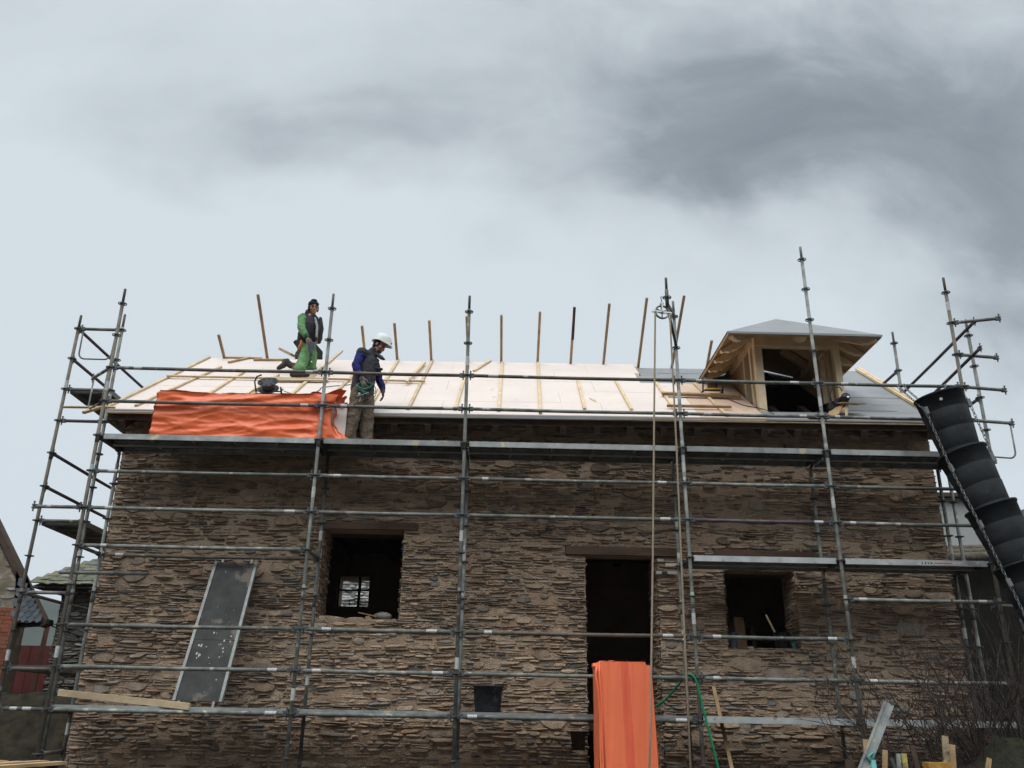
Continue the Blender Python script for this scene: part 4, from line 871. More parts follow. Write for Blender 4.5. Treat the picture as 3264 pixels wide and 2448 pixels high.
# ------------------------------------------------------------------ rubble chute on chains
t = thing('rubble_chute', 'black rubber rubble chute hanging on chains at the right end', 'chute', (11.43, -.45, 5.75))
C = [Vector(p) for p in ((11.43, -.45, 5.78), (11.605, -.45, 4.975), (11.80, -.55, 4.225), (11.99, -.62, 3.49), (12.17, -.70, 2.75), (12.32, -.8, 2.0))]
LUG = []
for i in range(5):
    a, b_ = C[i], C[i+1]; d_ = (a-b_).normalized(); q = d_.to_track_quat('Z', 'Y').to_matrix(); L = 1.02
    R0, R1 = .312, .232; o_ = a-d_*L
    prof = [(R1*.985, .0)]
    def rr_(s): return R1+(R0-R1)*s
    for s in (.0, .24, .26, .5, .52, .76, .78, .97): 
        prof.append((rr_(s)+(.006 if s in (.24, .5, .76) else 0), s*L))
        if s in (.24, .5, .76): prof.append((rr_(s)-.003, s*L+.008))
    prof += [(R0+.012, L*.975), (R0+.012, L), (R0-.012, L), (R0-.02, L*.9), (R1-.02, 0.)]
    m = MB(); m.lathe(prof, o_, q, 32)
    sec = m.build('chute_section', CHUTE, t)
    m = MB()
    for s in (-1, 1):
        ang = math.radians(205 if s < 0 else 330); e_ = q@Vector((1, 0, 0)); 
        v = (Vector((s, -.35, 0))-d_*Vector((s, -.35, 0)).dot(d_)).normalized(); p = a-d_*.20+v*(R0-.01); LUG.append((i, s, p+v*.03)); m.box(p+v*.02, (.05, .05, .10), q); m.tube([p+v*.02-Z_*.03, p+v*.06, p+v*.02+Z_*.03], .007, 6)
    m.build('lug', CHAINM, sec)
    if i == 0:
        v = (Vector((-.55, -1, 0))-d_*Vector((-.55, -1, 0)).dot(d_)).normalized(); m = MB(); m.box(a-d_*.12+v*(R0-.006), (.035, .01, .035), (v.to_track_quat('Y', 'Z').to_matrix())); m.build('tag', STICK, sec)
def chain(label, pts):
    m = MB(); pts = [Vector(p) for p in pts]; acc = []; Lk = .052
    for a, b_ in zip(pts, pts[1:]):
        n = max(1, int((b_-a).length/Lk)); d_ = (b_-a)/n
        for k in range(n): acc.append((a+d_*(k+.5), d_.normalized()))
    for k, (c, d_) in enumerate(acc):
        s = d_.cross(Vector((0, 1, 0))).normalized(); s = s if k % 2 == 0 else d_.cross(s)
        q = [c+d_*(.022*math.cos(an))+d_*(.012 if math.cos(an) > 0 else -.012)*abs(math.cos(an))**.3+s*.0145*math.sin(an) for an in [j*2*math.pi/10 for j in range(11)]]
        m.tube(q, .0052, 5, False)
    return tag(m.build('chain', CHAINM, None, pts[0]), label, 'chain', 'chains carrying the chute')
lg = {(i, s): p for i, s, p in LUG}
chain('chain from the guard tube down the left side of the chute', [(11.13, -.02, 6.12), (11.09, -.06, 6.05), lg[(0, -1)], lg[(1, -1)]+Vector((-.02, -.03, 0)), lg[(2, -1)]+Vector((-.02, -.03, 0)), lg[(3, -1)], lg[(4, -1)]])
chain('second strand of chain at the upper left lug of the chute', [(11.20, -.03, 6.12), (11.19, -.06, 6.04), lg[(0, -1)]+Vector((.03, 0, .05))])
chain('chain from the rightmost post down the right side of the chute', [(11.97, -.05, 6.05), lg[(0, 1)], lg[(1, 1)]])
chain('short chain holding the back rim of the chute', [(11.80, -.02, 6.12), (11.62, -.25, 5.86)])
# ------------------------------------------------------------------ things lying on the roof
def smooth(pts, n=6, it=3):
    q = []
    for a, b_ in zip(pts, pts[1:]):
        for k in range(n): q.append(Vector(a).lerp(Vector(b_), k/n))
    q.append(Vector(pts[-1]))
    for _ in range(it): q = [q[0]]+[(q[i-1]+q[i]*2+q[i+1])/4 for i in range(1, len(q)-1)]+[q[-1]]
    return q
def reel(label, c, r, tilt, mt_disc, mt_frame, mt_drum):
    t = thing('cable_reel', label, 'cable reel', c); c = Vector(c); q = Matrix.Rotation(tilt, 3, 'X')
    m = MB(); o_ = c+q@Vector((0, 0, .16)); m.lathe([(0, 0), (r*.5, 0), (r*.52, .006), (r*.9, .004), (r, .012), (r, .02), (r*.9, .016), (r*.5, .02), (0, .022)], o_, q, 26)
    for k in range(8): a = k*math.pi/4; m.box(o_+q@Vector((math.cos(a)*r*.7, math.sin(a)*r*.7, .02)), (r*.34, .012, .012), q@Matrix.Rotation(a, 3, 'Z'))
    m.lathe([(0, 0), (r, 0), (r, .012), (0, .014)], c+q@Vector((0, 0, .05)), q, 26); m.build('flange', mt_disc, t)
    m = MB(); m.lathe([(r*.62, .064), (r*.66, .09), (r*.62, .115), (r*.66, .14), (r*.62, .16)], c, q, 22); m.build('wound_cable', mt_drum, t)
    m = MB(); w = r*1.25
    m.tube([c+q@Vector(p) for p in ((-w, -.02, .0), (-w, -.02, .19), (-w*.85, .03, .25), (-w*.5, .05, .27))], .012, 8); m.tube([c+q@Vector(p) for p in ((w, -.02, -.01), (w, -.02, .10))], .014, 8); m.tube([c+q@Vector(p) for p in ((-w, -.03, .03), (w, -.03, .03))], .011, 8)
    m.tube([c+q@Vector(p) for p in ((-w, .10, .01), (-w, -.03, .03))], .010, 8); m.tube([c+q@Vector(p) for p in ((w, .10, .01), (w, -.03, .03))], .010, 8); m.build('frame', mt_frame, t)
    return t
reel('black plastic cable reel on a short board, above the orange tarp', (1.91, 1.13, rz(1.91, 1.13)+.085), .155, R(47), BLACKP, BLACKP, BLACKP)
reel('yellow cable reel on a dark stand under the left dormer eave', (8.84, 1.42, rz(8.84, 1.42)+.09), .125, R(14), YELLOW, BLACKP, DARKW)
def cable(label, pts, r=.006): 
    m = MB(); m.tube(smooth(pts), r, 7); return tag(m.build('power_cable', BLACKP, None, pts[0]), label, 'cable', 'cables on the roof')
def rq(x, y, o=.012): return Vector((x, y, rz(x, y)+o))
cable('black cable wandering from the black reel to the level batten', [rq(2.12, 1.16, .10), rq(2.30, 1.22), rq(2.55, 1.32), rq(2.60, 1.52), rq(2.58, 1.62), rq(2.72, 1.72), rq(2.95, 1.78), rq(3.1, 1.88), rq(3.26, 1.97, .08), rq(3.32, 2.08, .07), rq(3.24, 2.10, .05)])
cable('black cable drooping from the left of the black reel', [rq(1.76, 1.22, .14), rq(1.64, 1.14, .10), rq(1.60, .98, .03), rq(1.61, .85)])
cable('thin cable running over the boards to the dormer post', [rq(8.98, 1.50, .05), rq(9.10, 1.25), rq(9.22, 1.02), rq(9.36, .95), rq(9.46, .80, .03), rq(9.56, .62, .0)])
t = thing('power_tool', 'black power tool with a looped cord at the right dormer post', 'power tool', (10.55, .74, rz(10.55, .74)))
m = MB(); c = Vector((10.56, .72, rz(10.56, .72)+.17)); q = Matrix.Rotation(R(-30), 3, 'Y')
m.box(c, (.20, .13, .15), q); m.lathe([(0, 0), (.062, 0), (.066, .02), (.066, .10), (.05, .13), (0, .13)], c+Vector((.04, -.06, .02)), Matrix.Rotation(R(70), 3, 'X'), 16); m.box(c+Vector((-.13, 0, -.05)), (.14, .09, .07), q); m.build('body', BLACKP, t)
m = MB(); m.tube(smooth([c+Vector(p) for p in ((-.10, 0, -.02), (-.15, -.02, .12), (-.09, -.02, .24), (.02, -.02, .27), (.06, 0, .20))], 4), .008, 7); m.build('cord', BLACKP, t)
m = MB(); m.lathe([(0, 0), (.02, 0), (.02, .006), (0, .006)], c+Vector((.055, -.20, .03)), Matrix.Rotation(R(80), 3, 'X'), 12); m.build('badge', METALB, t)
t = thing('plywood_offcut', 'plywood offcut propped up like a little ramp at the right dormer post', 'offcut', (10.55, .6, rz(10.55, .6)))
m = MB(); z0 = rz(10.6, .62); m.beam((10.36, .56, z0-.02), (10.53, .70, z0+.21), .20, .016, (0, 0, 1)); m.beam((10.50, .60, z0+.205), (10.86, .66, z0+.215), .26, .016, (0, -.3, 1)); m.build('panel', PLY, t)
m = MB(); m.beam((10.55, .52, z0-.05), (10.60, .56, z0+.19), .03, .03); m.build('prop', PINE, t)
m = MB(); m.beam((9.98, .52, rz(9.98, .5)+.01), (10.25, .54, rz(10.2, .5)+.02), .10, .02); tag(m.build('board_piece', PINED, None, (10.1, .52, rz(10.1, .5))), 'small board piece on the sill of the dormer opening', 'board')
# ------------------------------------------------------------------ people
def fuse(o, vox=.009, it=3):
    md = o.modifiers.new('remesh', 'REMESH'); md.mode = 'VOXEL'; md.voxel_size = vox; md.use_smooth_shade = True
    s = o.modifiers.new('smooth', 'SMOOTH'); s.iterations = it; s.factor = .5
    return o
def rumple(o, st=.012, sz=.06, seed=0):
    tx = bpy.data.textures.new('folds', 'CLOUDS'); tx.noise_scale = sz; tx.noise_depth = 2
    md = o.modifiers.new('folds', 'DISPLACE'); md.texture = tx; md.strength = st; md.mid_level = .5; md.texture_coords = 'GLOBAL'
    return o
def hand(mb, wrist, aim, side, palmn, s=1., curl=.5, thumb=1):
    """palm plus four unequal curled fingers and a thumb. aim: finger direction, side: towards the thumb, palmn: palm faces here"""
    w, a, sd_, pn = Vector(wrist), Vector(aim).normalized(), Vector(side).normalized(), Vector(palmn).normalized()
    pc = w+a*.05*s
    for k in (-1.2, -.4, .4, 1.2): mb.capsule([w+sd_*.012*k*s, w+a*.085*s+sd_*.019*k*s], [(.017*s, .014*s), (.0125*s, .012*s)], 8)
    for k, L in ((1.45, .070), (.5, .080), (-.45, .075), (-1.4, .058)):
        p = w+a*.088*s+sd_*.019*k*s; L *= s; q = [p]; an = curl*.5
        for seg_, f in ((.45, 1), (.32, 2.), (.27, 3.)):
            d_ = a*math.cos(an)+pn*math.sin(an); q.append(q[-1]+d_*L*seg_); an += curl*.75
        mb.capsule(q, [.0100*s, .0092*s, .0086*s, .0076*s], 8)
    p = w+a*.03*s+sd_*.026*s; d1 = (a*.55+sd_*.7+pn*.35).normalized(); d2 = (a*.9+pn*.5+sd_*.15).normalized()
    mb.capsule([p, p+d1*.035*s, p+d1*.035*s+d2*.032*s], [.013*s, .0112*s, .009*s], 8)
def head(mb, c, fwd, up, s=1.):
    """c is the middle of the skull at eye height"""
    c, f_ = Vector(c), Vector(fwd).normalized(); u_ = (Vector(up)-f_*Vector(up).dot(f_)).normalized(); l_ = u_.cross(f_)
    rot = Matrix((l_, f_, u_)).transposed(); P = lambda x, y, z: c+rot@(Vector((x, y, z))*s)
    mb.ball(P(0, -.012, .028), [q*s for q in (.077, .096, .092)], rot, 18, 12); mb.ball(P(0, .020, -.045), [q*s for q in (.058, .066, .075)], rot, 14, 10)
    mb.ball(P(0, .064, -.092), [q*s for q in (.026, .022, .022)], rot, 10, 8)
    mb.capsule([P(0, .083, .008), P(0, .100, -.030)], [.008*s, .0135*s], 8); mb.ball(P(-.013, .092, -.034), .009*s); mb.ball(P(.013, .092, -.034), .009*s)
    mb.capsule([P(-.045, .074, .022), P(-.012, .086, .020)], [.009*s, .009*s], 8); mb.capsule([P(.012, .086, .020), P(.045, .074, .022)], [.009*s, .009*s], 8)
    mb.capsule([P(-.022, .082, -.063), P(.022, .082, -.063)], [.007*s, .007*s], 8); mb.capsule([P(-.018, .081, -.073), P(.018, .081, -.073)], [.0075*s, .0075*s], 8)
    for sgn in (-1, 1):
        mb.ball(P(.052*sgn, .055, -.028), [q*s for q in (.022, .026, .024)], rot, 10, 8); mb.ball(P(.079*sgn, -.012, -.010), [q*s for q in (.010, .022, .034)], rot, 10, 8)
    return P, rot
def eyes(P, rot, t, s=1.):
    for sgn in (-1, 1):
        m = MB(); m.ball(P(.030*sgn, .0775, .001), [q*s for q in (.0125, .008, .0065)], rot, 10, 8); m.build('eye', EYE, t)
    m = MB()
    for sgn in (-1, 1): m.capsule([P(.046*sgn, .081, .027), P(.016*sgn, .093, .026)], [.0055*s, .0060*s], 8)
    m.build('eyebrow', HAIR, t)
# --- helmeted worker on the top deck -------------------------------------------------------------
t = thing('person', 'worker in a white helmet and charcoal vest standing on the top deck', 'person', (3.50, .36, 5.137))
hc = Vector((3.675, .335, 6.675)); hf = Vector((.80, -.20, -.46)); hu = Vector((.45, -.05, .9))
b = MB(); P, rot = head(b, hc, hf, hu, .97)
b.capsule([(3.555, .36, 6.50), (3.61, .35, 6.585), (3.645, .345, 6.63)], [.062, .056, .055], 12)
b.capsule([(3.47, .37, 6.02), (3.48, .37, 6.25), (3.53, .365, 6.47)], [(.13, .10), (.14, .105), (.11, .09)], 14)
nsh, nel, nwr = (3.435, .20, 6.505), (3.40, .125, 6.255), (3.495, .085, 6.07)
fsh, fel, fwr = (3.60, .53, 6.49), (3.66, .56, 6.24), (3.745, .50, 6.04)
b.capsule([(3.50, .30, 6.48), nsh, nel, nwr], [.06, .052, .042, .028], 10); b.capsule([(3.55, .44, 6.48), fsh, fel, fwr], [.06, .05, .042, .028], 10)
b.capsule([(3.45, .30, 5.99), (3.40, .25, 5.60), (3.36, .25, 5.20)], [.085, .062, .042], 10); b.capsule([(3.52, .44, 5.99), (3.56, .42, 5.62), (3.575, .41, 5.20)], [.085, .062, .042], 10)
hand(b, (3.502, .080, 6.055), (.28, -.10, -.95), (.8, -.5, .25), (.3, .9, .1), .95, 1.0); hand(b, (3.752, .495, 6.03), (.12, -.2, -.97), (.3, -.9, .1), (-.9, -.2, -.2), .95, .55)
body = fuse(b.build('body', SKIN, t), .0075, 2); eyes(P, rot, t, .97)
m = MB(); m.ball(P(0, -.028, .030), (.082, .092, .092), rot, 16, 10); m.ball(P(0, -.060, -.035), (.062, .040, .05), rot, 12, 8); m.ball(P(-.072, .006, .0), (.010, .016, .034), rot); m.ball(P(.072, .006, .0), (.010, .016, .034), rot); m.build('hair', HAIR, t)
m = MB(); m.ball(P(0, .052, -.082), (.052, .034, .030), rot, 12, 8)
m.build('beard', mat('short stubble', (.10, .05, .035), .8), t)
m = MB(); hrot = rot@Matrix.Rotation(R(6), 3, 'X')
prof = [(.001, .150), (.045, .146), (.085, .126), (.113, .090), (.124, .045), (.127, .010), (.130, .0), (.130, -.006), (.122, -.006), (.12, .03)]
o_ = P(0, -.006, .052); b0 = len(m.v); m.lathe(prof, o_, hrot, 28)
for v in m.v[b0:]:
    l = hrot.transposed()@(v-o_); y = l.y*1.14
    if l.z < .012 and l.y > .03: y += .052*min(1, (l.y-.03)/.09)*max(0, 1-abs(l.x)/.125)**.5; l.z -= .012*max(0, l.y)/.13
    if l.z < .03 and l.y < 0: l.z -= .018*min(1, -l.y/.12)
    v.xyz = o_+hrot@Vector((l.x*.93, y, l.z))
m.capsule([o_+hrot@Vector((0, -.11, .09)), o_+hrot@Vector((0, -.04, .146)), o_+hrot@Vector((0, .05, .146)), o_+hrot@Vector((0, .115, .09))], [(.022, .006)]*4, 10)
for sgn in (-1, 1): m.capsule([o_+hrot@Vector((.045*sgn, -.09, .098)), o_+hrot@Vector((.045*sgn, 0, .136)), o_+hrot@Vector((.045*sgn, .09, .100))], [(.010, .004)]*3, 8)
m.build('helmet', HELM, t)
m = MB(); m.lathe([(0, 0), (.017, 0), (.017, .003), (0, .003)], o_+hrot@Vector((.035, .140, .052)), (hrot@Matrix.Rotation(R(-78), 3, 'X')), 12); m.build('helmet_badge', TOOLD, t)
m = MB()   # vest
m.capsule([(3.465, .37, 6.00), (3.475, .37, 6.10), (3.49, .37, 6.28), (3.52, .37, 6.44), (3.545, .37, 6.52)], [(.205, .165), (.205, .165), (.20, .16), (.165, .15), (.10, .10)], 18)
m.capsule([(3.50, .30, 6.50), (3.445, .205, 6.505)], [.080, .082], 10); m.capsule([(3.55, .44, 6.49), (3.595, .51, 6.495)], [.075, .068], 10)
m.capsule([(3.545, .365, 6.54), (3.60, .355, 6.60)], [.075, .072], 14); m.capsule([(3.62, .33, 6.55), (3.72, .31, 6.47), (3.755, .31, 6.45)], [.035, .03, .018], 8)
m.capsule([(3.69, .33, 6.30), (3.74, .33, 6.30)], [.035, .018], 8)
rumple(fuse(m.build('vest', VEST, t), .010, 3), .016, .05)
m = MB(); m.capsule([(3.46, .24, 6.45), (3.428, .19, 6.46), (3.39, .125, 6.26), (3.425, .105, 6.16), (3.488, .088, 6.085)], [.070, .073, .064, .056, .046], 12); m.capsule([(3.57, .50, 6.48), (3.60, .535, 6.47), (3.66, .56, 6.25), (3.74, .505, 6.07)], [.066, .066, .060, .047], 12)
m.capsule([(3.56, .36, 6.57), (3.60, .35, 6.61)], [.064, .062], 12)
rumple(fuse(m.build('shirt', BLUE, t), .010, 3), .022, .05)
m = MB(); m.capsule([(3.44, .31, 6.00), (3.42, .28, 5.85), (3.395, .25, 5.60), (3.365, .26, 5.38), (3.355, .27, 5.22)], [(.125, .11), (.12, .10), (.108, .10), (.108, .10), (.112, .10)], 14)
m.capsule([(3.52, .42, 6.00), (3.545, .43, 5.85), (3.56, .42, 5.60), (3.565, .42, 5.38), (3.575, .42, 5.21)], [(.12, .11), (.118, .10), (.112, .10), (.108, .10), (.112, .10)], 14)
m.capsule([(3.48, .36, 6.03), (3.48, .36, 5.93)], [(.15, .12), (.15, .12)], 14)
rumple(fuse(m.build('trousers', TAN, t), .010, 3), .045, .085)
m = MB()
for x, y in ((3.365, .24), (3.58, .40)): m.capsule([(x-.06, y, 5.19), (x+.04, y-.02, 5.18), (x+.15, y-.05, 5.168)], [(.048, .052), (.048, .05), (.042, .034)], 12); m.capsule([(x-.02, y, 5.2), (x-.02, y, 5.28)], [.05, .05], 10)
fuse(m.build('boot', BOOT, t), .010, 2)
m = MB(); hand(m, (3.500, .080, 6.058), (.28, -.10, -.95), (.8, -.5, .25), (.3, .9, .1), 1.12, 1.0); m.capsule([(3.488, .086, 6.085), (3.50, .082, 6.05)], [.038, .036], 10); fuse(m.build('glove', GLOVE, t), .006, 1)
m = MB(); hand(m, (3.750, .497, 6.03), (.12, -.2, -.97), (.3, -.9, .1), (-.9, -.2, -.2), 1.12, .55); m.capsule([(3.74, .50, 6.06), (3.75, .497, 6.02)], [.038, .036], 10); fuse(m.build('glove', mat('dark work glove', (.06, .055, .045), .9), t), .006, 1)
t = thing('jigsaw', 'green jigsaw held in the gloved hand of the helmeted worker', 'power tool', (3.55, .09, 5.93))
m = MB(); m.capsule([(3.435, .10, 5.955), (3.47, .095, 5.905), (3.56, .09, 5.88), (3.635, .09, 5.915), (3.665, .09, 5.955)], [.026, .032, .036, .032, .026], 10); m.capsule([(3.45, .095, 5.965), (3.55, .085, 5.985), (3.655, .09, 5.968)], [.022, .020, .022], 10); m.capsule([(3.47, .10, 5.89), (3.55, .09, 5.835)], [.036, .036], 10)
fuse(m.build('body', TOOLG, t), .007, 1)
m = MB(); m.beam((3.45, .09, 5.772), (3.62, .09, 5.835), .07, .005); m.beam((3.475, .07, 5.80), (3.49, .07, 5.83), .01, .02); m.beam((3.50, .09, 5.77), (3.495, .09, 5.70), .006, .012, (0, 1, 0)); m.beam((3.44, .08, 5.95), (3.475, .075, 5.87), .015, .012); m.build('base_plate', METALB, t)
m = MB(); m.tube(smooth([(3.665, .09, 5.95), (3.71, .10, 5.92), (3.70, .12, 5.84), (3.60, .10, 5.80), (3.55, .06, 5.72), (3.52, -.0, 5.655), (3.44, -.035, 5.63), (3.43, .02, 5.58)], 5), .006, 7); m.tube(smooth([(3.70, .30, 5.98), (3.69, .22, 5.86), (3.66, .12, 5.72), (3.64, .05, 5.60)], 5), .005, 7); m.build('cord', BLACKP, t)
# --- green worker half kneeling on the roof ---------------------------------------------------------
GW = []
t = thing('person', 'worker in green workwear and dark vest kneeling on the roof slope', 'person', (2.07, 2.27, rz(2.07, 2.27)))
GW.append(t); hc = Vector((2.085, 2.60, 8.355)); hf = Vector((.42, -.86, -.20)); hu = Vector((0, -.1, 1))
b = MB(); P, rot = head(b, hc, hf, hu, 1.02)
b.capsule([(2.06, 2.64, 8.16), (2.075, 2.625, 8.28)], [.062, .058], 12)
b.capsule([(2.03, 2.65, 7.72), (2.05, 2.64, 7.95), (2.05, 2.65, 8.14)], [(.15, .11), (.16, .12), (.13, .10)], 14)
nsh, nel, nwr = (1.935, 2.50, 8.125), (1.975, 2.40, 7.87), (2.085, 2.36, 7.685)
fsh, fel, fwr = (2.18, 2.76, 8.12), (2.20, 2.84, 7.88), (2.20, 2.66, 7.72)
b.capsule([(2.0, 2.58, 8.12), nsh, nel, nwr], [.06, .055, .044, .029], 10); b.capsule([(2.12, 2.70, 8.12), fsh, fel, fwr], [.06, .055, .044, .029], 10)
b.capsule([(2.0, 2.60, 7.68), (2.06, 2.47, 7.36), (2.05, 2.29, 7.03)], [.095, .07, .05], 10); b.capsule([(2.08, 2.68, 7.68), (2.15, 2.68, 7.27), (1.95, 2.73, 7.26), (1.75, 2.73, 7.32)], [.095, .07, .06, .045], 10)
hand(b, (2.090, 2.355, 7.67), (.35, -.10, -.93), (.75, -.55, .3), (.35, .9, 0), 1.05, .9); hand(b, (2.19, 2.60, 7.70), (-.3, -.5, -.8), (.5, -.8, 0), (-.8, .2, 0), 1., .9)
fuse(b.build('body', SKIN, t), .0075, 2); eyes(P, rot, t, 1.02)
m = MB(); m.ball(P(0, -.022, .062), (.094, .106, .082), rot, 18, 11); m.ball(P(0, -.05, .01), (.088, .075, .10), rot, 14, 9); m.capsule([P(-.055, .058, .066), P(.055, .058, .066)], [.026, .026], 8); m.ball(P(0, .0, .135), (.055, .07, .022), rot, 12, 8)
for sgn in (-1, 1): m.ball(P(.078*sgn, .005, -.012), (.016, .040, .058), rot, 10, 8)
fuse(m.build('cap', BEANIE, t), .007, 2)
m = MB(); m.capsule([(2.01, 2.64, 7.70), (2.03, 2.63, 7.82), (2.055, 2.63, 7.98), (2.045, 2.645, 8.12), (2.055, 2.65, 8.17)], [(.205, .15), (.225, .165), (.215, .165), (.17, .15), (.11, .11)], 18)
m.capsule([(2.0, 2.58, 8.14), (1.945, 2.53, 8.135)], [.078, .078], 10); m.capsule([(2.12, 2.70, 8.13), (2.17, 2.74, 8.12)], [.078, .078], 10); m.capsule([(2.04, 2.65, 8.19), (2.02, 2.64, 8.265)], [.088, .085], 14); m.capsule([(2.10, 2.54, 8.17), (2.17, 2.56, 8.14)], [.04, .035], 10)
m.capsule([(1.90, 2.64, 7.66), (1.84, 2.62, 7.70)], [.06, .04], 10)
rumple(fuse(m.build('vest', VESTD, t), .010, 3), .014, .05)
m = MB()   # open front with the plaid shirt showing
m.capsule([(2.165, 2.50, 8.10), (2.215, 2.475, 7.95), (2.225, 2.475, 7.76)], [(.028, .02), (.030, .022), (.026, .02)], 10); m.build('shirt_front', PLAID, t)
m = MB(); m.capsule([(2.245, 2.54, 8.12), (2.29, 2.52, 7.92), (2.27, 2.53, 7.68)], [(.035, .03), (.045, .035), (.04, .03)], 10); m.build('vest_flap', VESTD, t)
m = MB(); m.capsule([(1.96, 2.54, 8.12), (1.935, 2.49, 8.10), (1.965, 2.405, 7.88), (2.02, 2.375, 7.78), (2.078, 2.362, 7.705)], [.076, .079, .070, .060, .050], 12); m.capsule([(2.17, 2.74, 8.11), (2.19, 2.85, 7.88), (2.19, 2.70, 7.76)], [.07, .062, .05], 12)
rumple(fuse(m.build('sleeve', GREENC, t), .010, 3), .024, .045)
m = MB(); m.capsule([(2.065, 2.366, 7.725), (2.083, 2.361, 7.695)], [.053, .050], 12); m.build('cuff', mat('dark green cuff', (.015, .09, .06), .85), t)
m = MB(); m.capsule([(1.99, 2.60, 7.70), (2.02, 2.54, 7.54), (2.055, 2.45, 7.35), (2.05, 2.37, 7.19), (2.045, 2.29, 7.055)], [(.115, .10), (.11, .10), (.098, .09), (.092, .085), (.095, .088)], 14)
m.capsule([(2.08, 2.67, 7.69), (2.12, 2.67, 7.50), (2.16, 2.67, 7.275), (2.02, 2.73, 7.26), (1.82, 2.735, 7.30)], [(.11, .10), (.105, .095), (.092, .09), (.072, .07), (.06, .06)], 14); m.capsule([(2.03, 2.64, 7.74), (2.03, 2.64, 7.66)], [(.155, .12), (.155, .12)], 14)
rumple(fuse(m.build('trousers', GREENC, t), .010, 3), .036, .075)
m = MB(); c = Vector((2.05, 2.25, rz(2.05, 2.25)+.03)); m.capsule([c+Vector((-.10, .0, .02)), c+Vector((.02, -.01, .02)), c+Vector((.15, -.02, .012))], [(.045, .05), (.046, .052), (.042, .036)], 12); m.capsule([c+Vector((-.02, .02, .03)), c+Vector((-.01, .02, .12))], [.052, .055], 12); fuse(m.build('boot', BOOT, t), .009, 2)
m = MB(); m.capsule([(1.86, 2.735, 7.30), (1.77, 2.735, 7.31)], [.058, .055], 12); m.capsule([(1.75, 2.735, 7.33), (1.665, 2.73, 7.38)], [(.055, .06), (.05, .05)], 12); m.capsule([(1.70, 2.735, 7.385), (1.65, 2.73, 7.31), (1.585, 2.70, 7.245)], [(.055, .05), (.06, .052), (.042, .038)], 12); fuse(m.build('boot', BOOT, t), .009, 2)
m = MB(); m.capsule([(1.88, 2.55, 7.70), (1.99, 2.50, 7.66), (2.10, 2.50, 7.655)], [(.03, .012)]*3, 10); m.build('belt', BLACKP, t)
t = thing('cordless_drill', 'dark cordless drill in the hand of the green worker', 'power tool', (2.18, 2.33, 7.5)); GW.append(t)
m = MB(); m.capsule([(2.135, 2.32, 7.60), (2.155, 2.31, 7.54)], [.030, .030], 10); m.capsule([(2.17, 2.32, 7.56), (2.185, 2.32, 7.44)], [.046, .040], 12); m.box((2.20, 2.33, 7.535), (.08, .07, .075), Matrix.Rotation(R(12), 3, 'Y')); fuse(m.build('body', TOOLD, t), .006, 1)
m = MB(); m.tube([(2.187, 2.32, 7.43), (2.192, 2.32, 7.40), (2.205, 2.32, 7.34), (2.208, 2.32, 7.32)], [.034, .036, .022, .016], 12); m.tube([(2.208, 2.32, 7.32), (2.222, 2.32, 7.23)], .008, 8); m.build('chuck', TOOLD, t)
m = MB(); m.tube([(2.222, 2.32, 7.23), (2.228, 2.32, 7.20)], .008, 8); m.build('bit', METALB, t)
t = thing('hammer', 'orange handled hammer hanging on the belt of the green worker', 'hammer', (1.98, 2.40, 7.5)); GW.append(t)
m = MB(); m.tube([(1.995, 2.405, 7.64), (1.985, 2.40, 7.55), (1.975, 2.395, 7.45)], [(.014, .02), (.016, .022), (.018, .022)], 10); m.build('handle', ORANGEH, t)
m = MB(); m.tube([(1.975, 2.395, 7.45), (1.965, 2.392, 7.36)], .012, 8); m.capsule([(1.935, 2.39, 7.36), (2.0, 2.39, 7.355)], [.015, .018], 8); m.build('hammer_head', TOOLD, t)
# --- a third worker, mostly hidden behind the green one, beyond the ridge -----------------------------
bx, by = 1.74, 3.98; bz = rz(bx, 2*RIDGE-by)
for o in GW: o.location += Vector((.06, -.25, -.105))
t = thing('person', 'half hidden worker in dark brown jacket crouching beyond the ridge', 'person', (bx, by, bz))
b = MB(); P, rot = head(b, (1.76, 3.80, bz+1.10), (.3, -.9, -.4), (0, -.3, 1), 1.); b.capsule([(1.74, 3.92, bz+.55), (1.75, 3.86, bz+.92), (1.76, 3.82, bz+1.03)], [(.15, .11), (.15, .1), .058], 14)
b.capsule([(1.64, 3.9, bz+.88), (1.62, 3.75, bz+.62), (1.66, 3.62, bz+.45)], [.06, .05, .032], 10); b.capsule([(1.86, 3.9, bz+.88), (1.97, 3.88, bz+.72), (1.99, 3.80, bz+.45)], [.06, .05, .032], 10)
b.capsule([(1.66, 3.95, bz+.5), (1.54, 3.85, bz+.5), (1.53, 3.98, bz+.08)], [.09, .07, .05], 10); b.capsule([(1.82, 3.95, bz+.5), (1.84, 3.75, bz+.45), (1.84, 3.90, bz+.1)], [.09, .07, .05], 10)
hand(b, (1.99, 3.79, bz+.44), (.1, -.4, -.9), (0, -1, .2), (-1, 0, 0), 1., .7); hand(b, (1.66, 3.61, bz+.44), (.3, -.7, -.6), (0, -.5, .8), (0, .6, -.6), 1., .7)
fuse(b.build('body', SKIN, t), .009, 2); eyes(P, rot, t, 1.)
m = MB(); m.ball(P(0, -.02, .04), (.085, .10, .09), rot, 14, 9); m.build('hair', HAIR, t)
m = MB(); m.capsule([(1.74, 3.93, bz+.55), (1.75, 3.88, bz+.78), (1.755, 3.85, bz+.94)], [(.18, .14), (.18, .14), (.13, .12)], 14); m.capsule([(1.85, 3.9, bz+.88), (1.975, 3.885, bz+.74), (2.0, 3.81, bz+.50)], [.075, .075, .065], 12); m.capsule([(1.65, 3.9, bz+.88), (1.61, 3.75, bz+.62), (1.66, 3.63, bz+.48)], [.07, .065, .05], 12); rumple(fuse(m.build('jacket', DKBROWN, t), .010, 2), .015, .05)
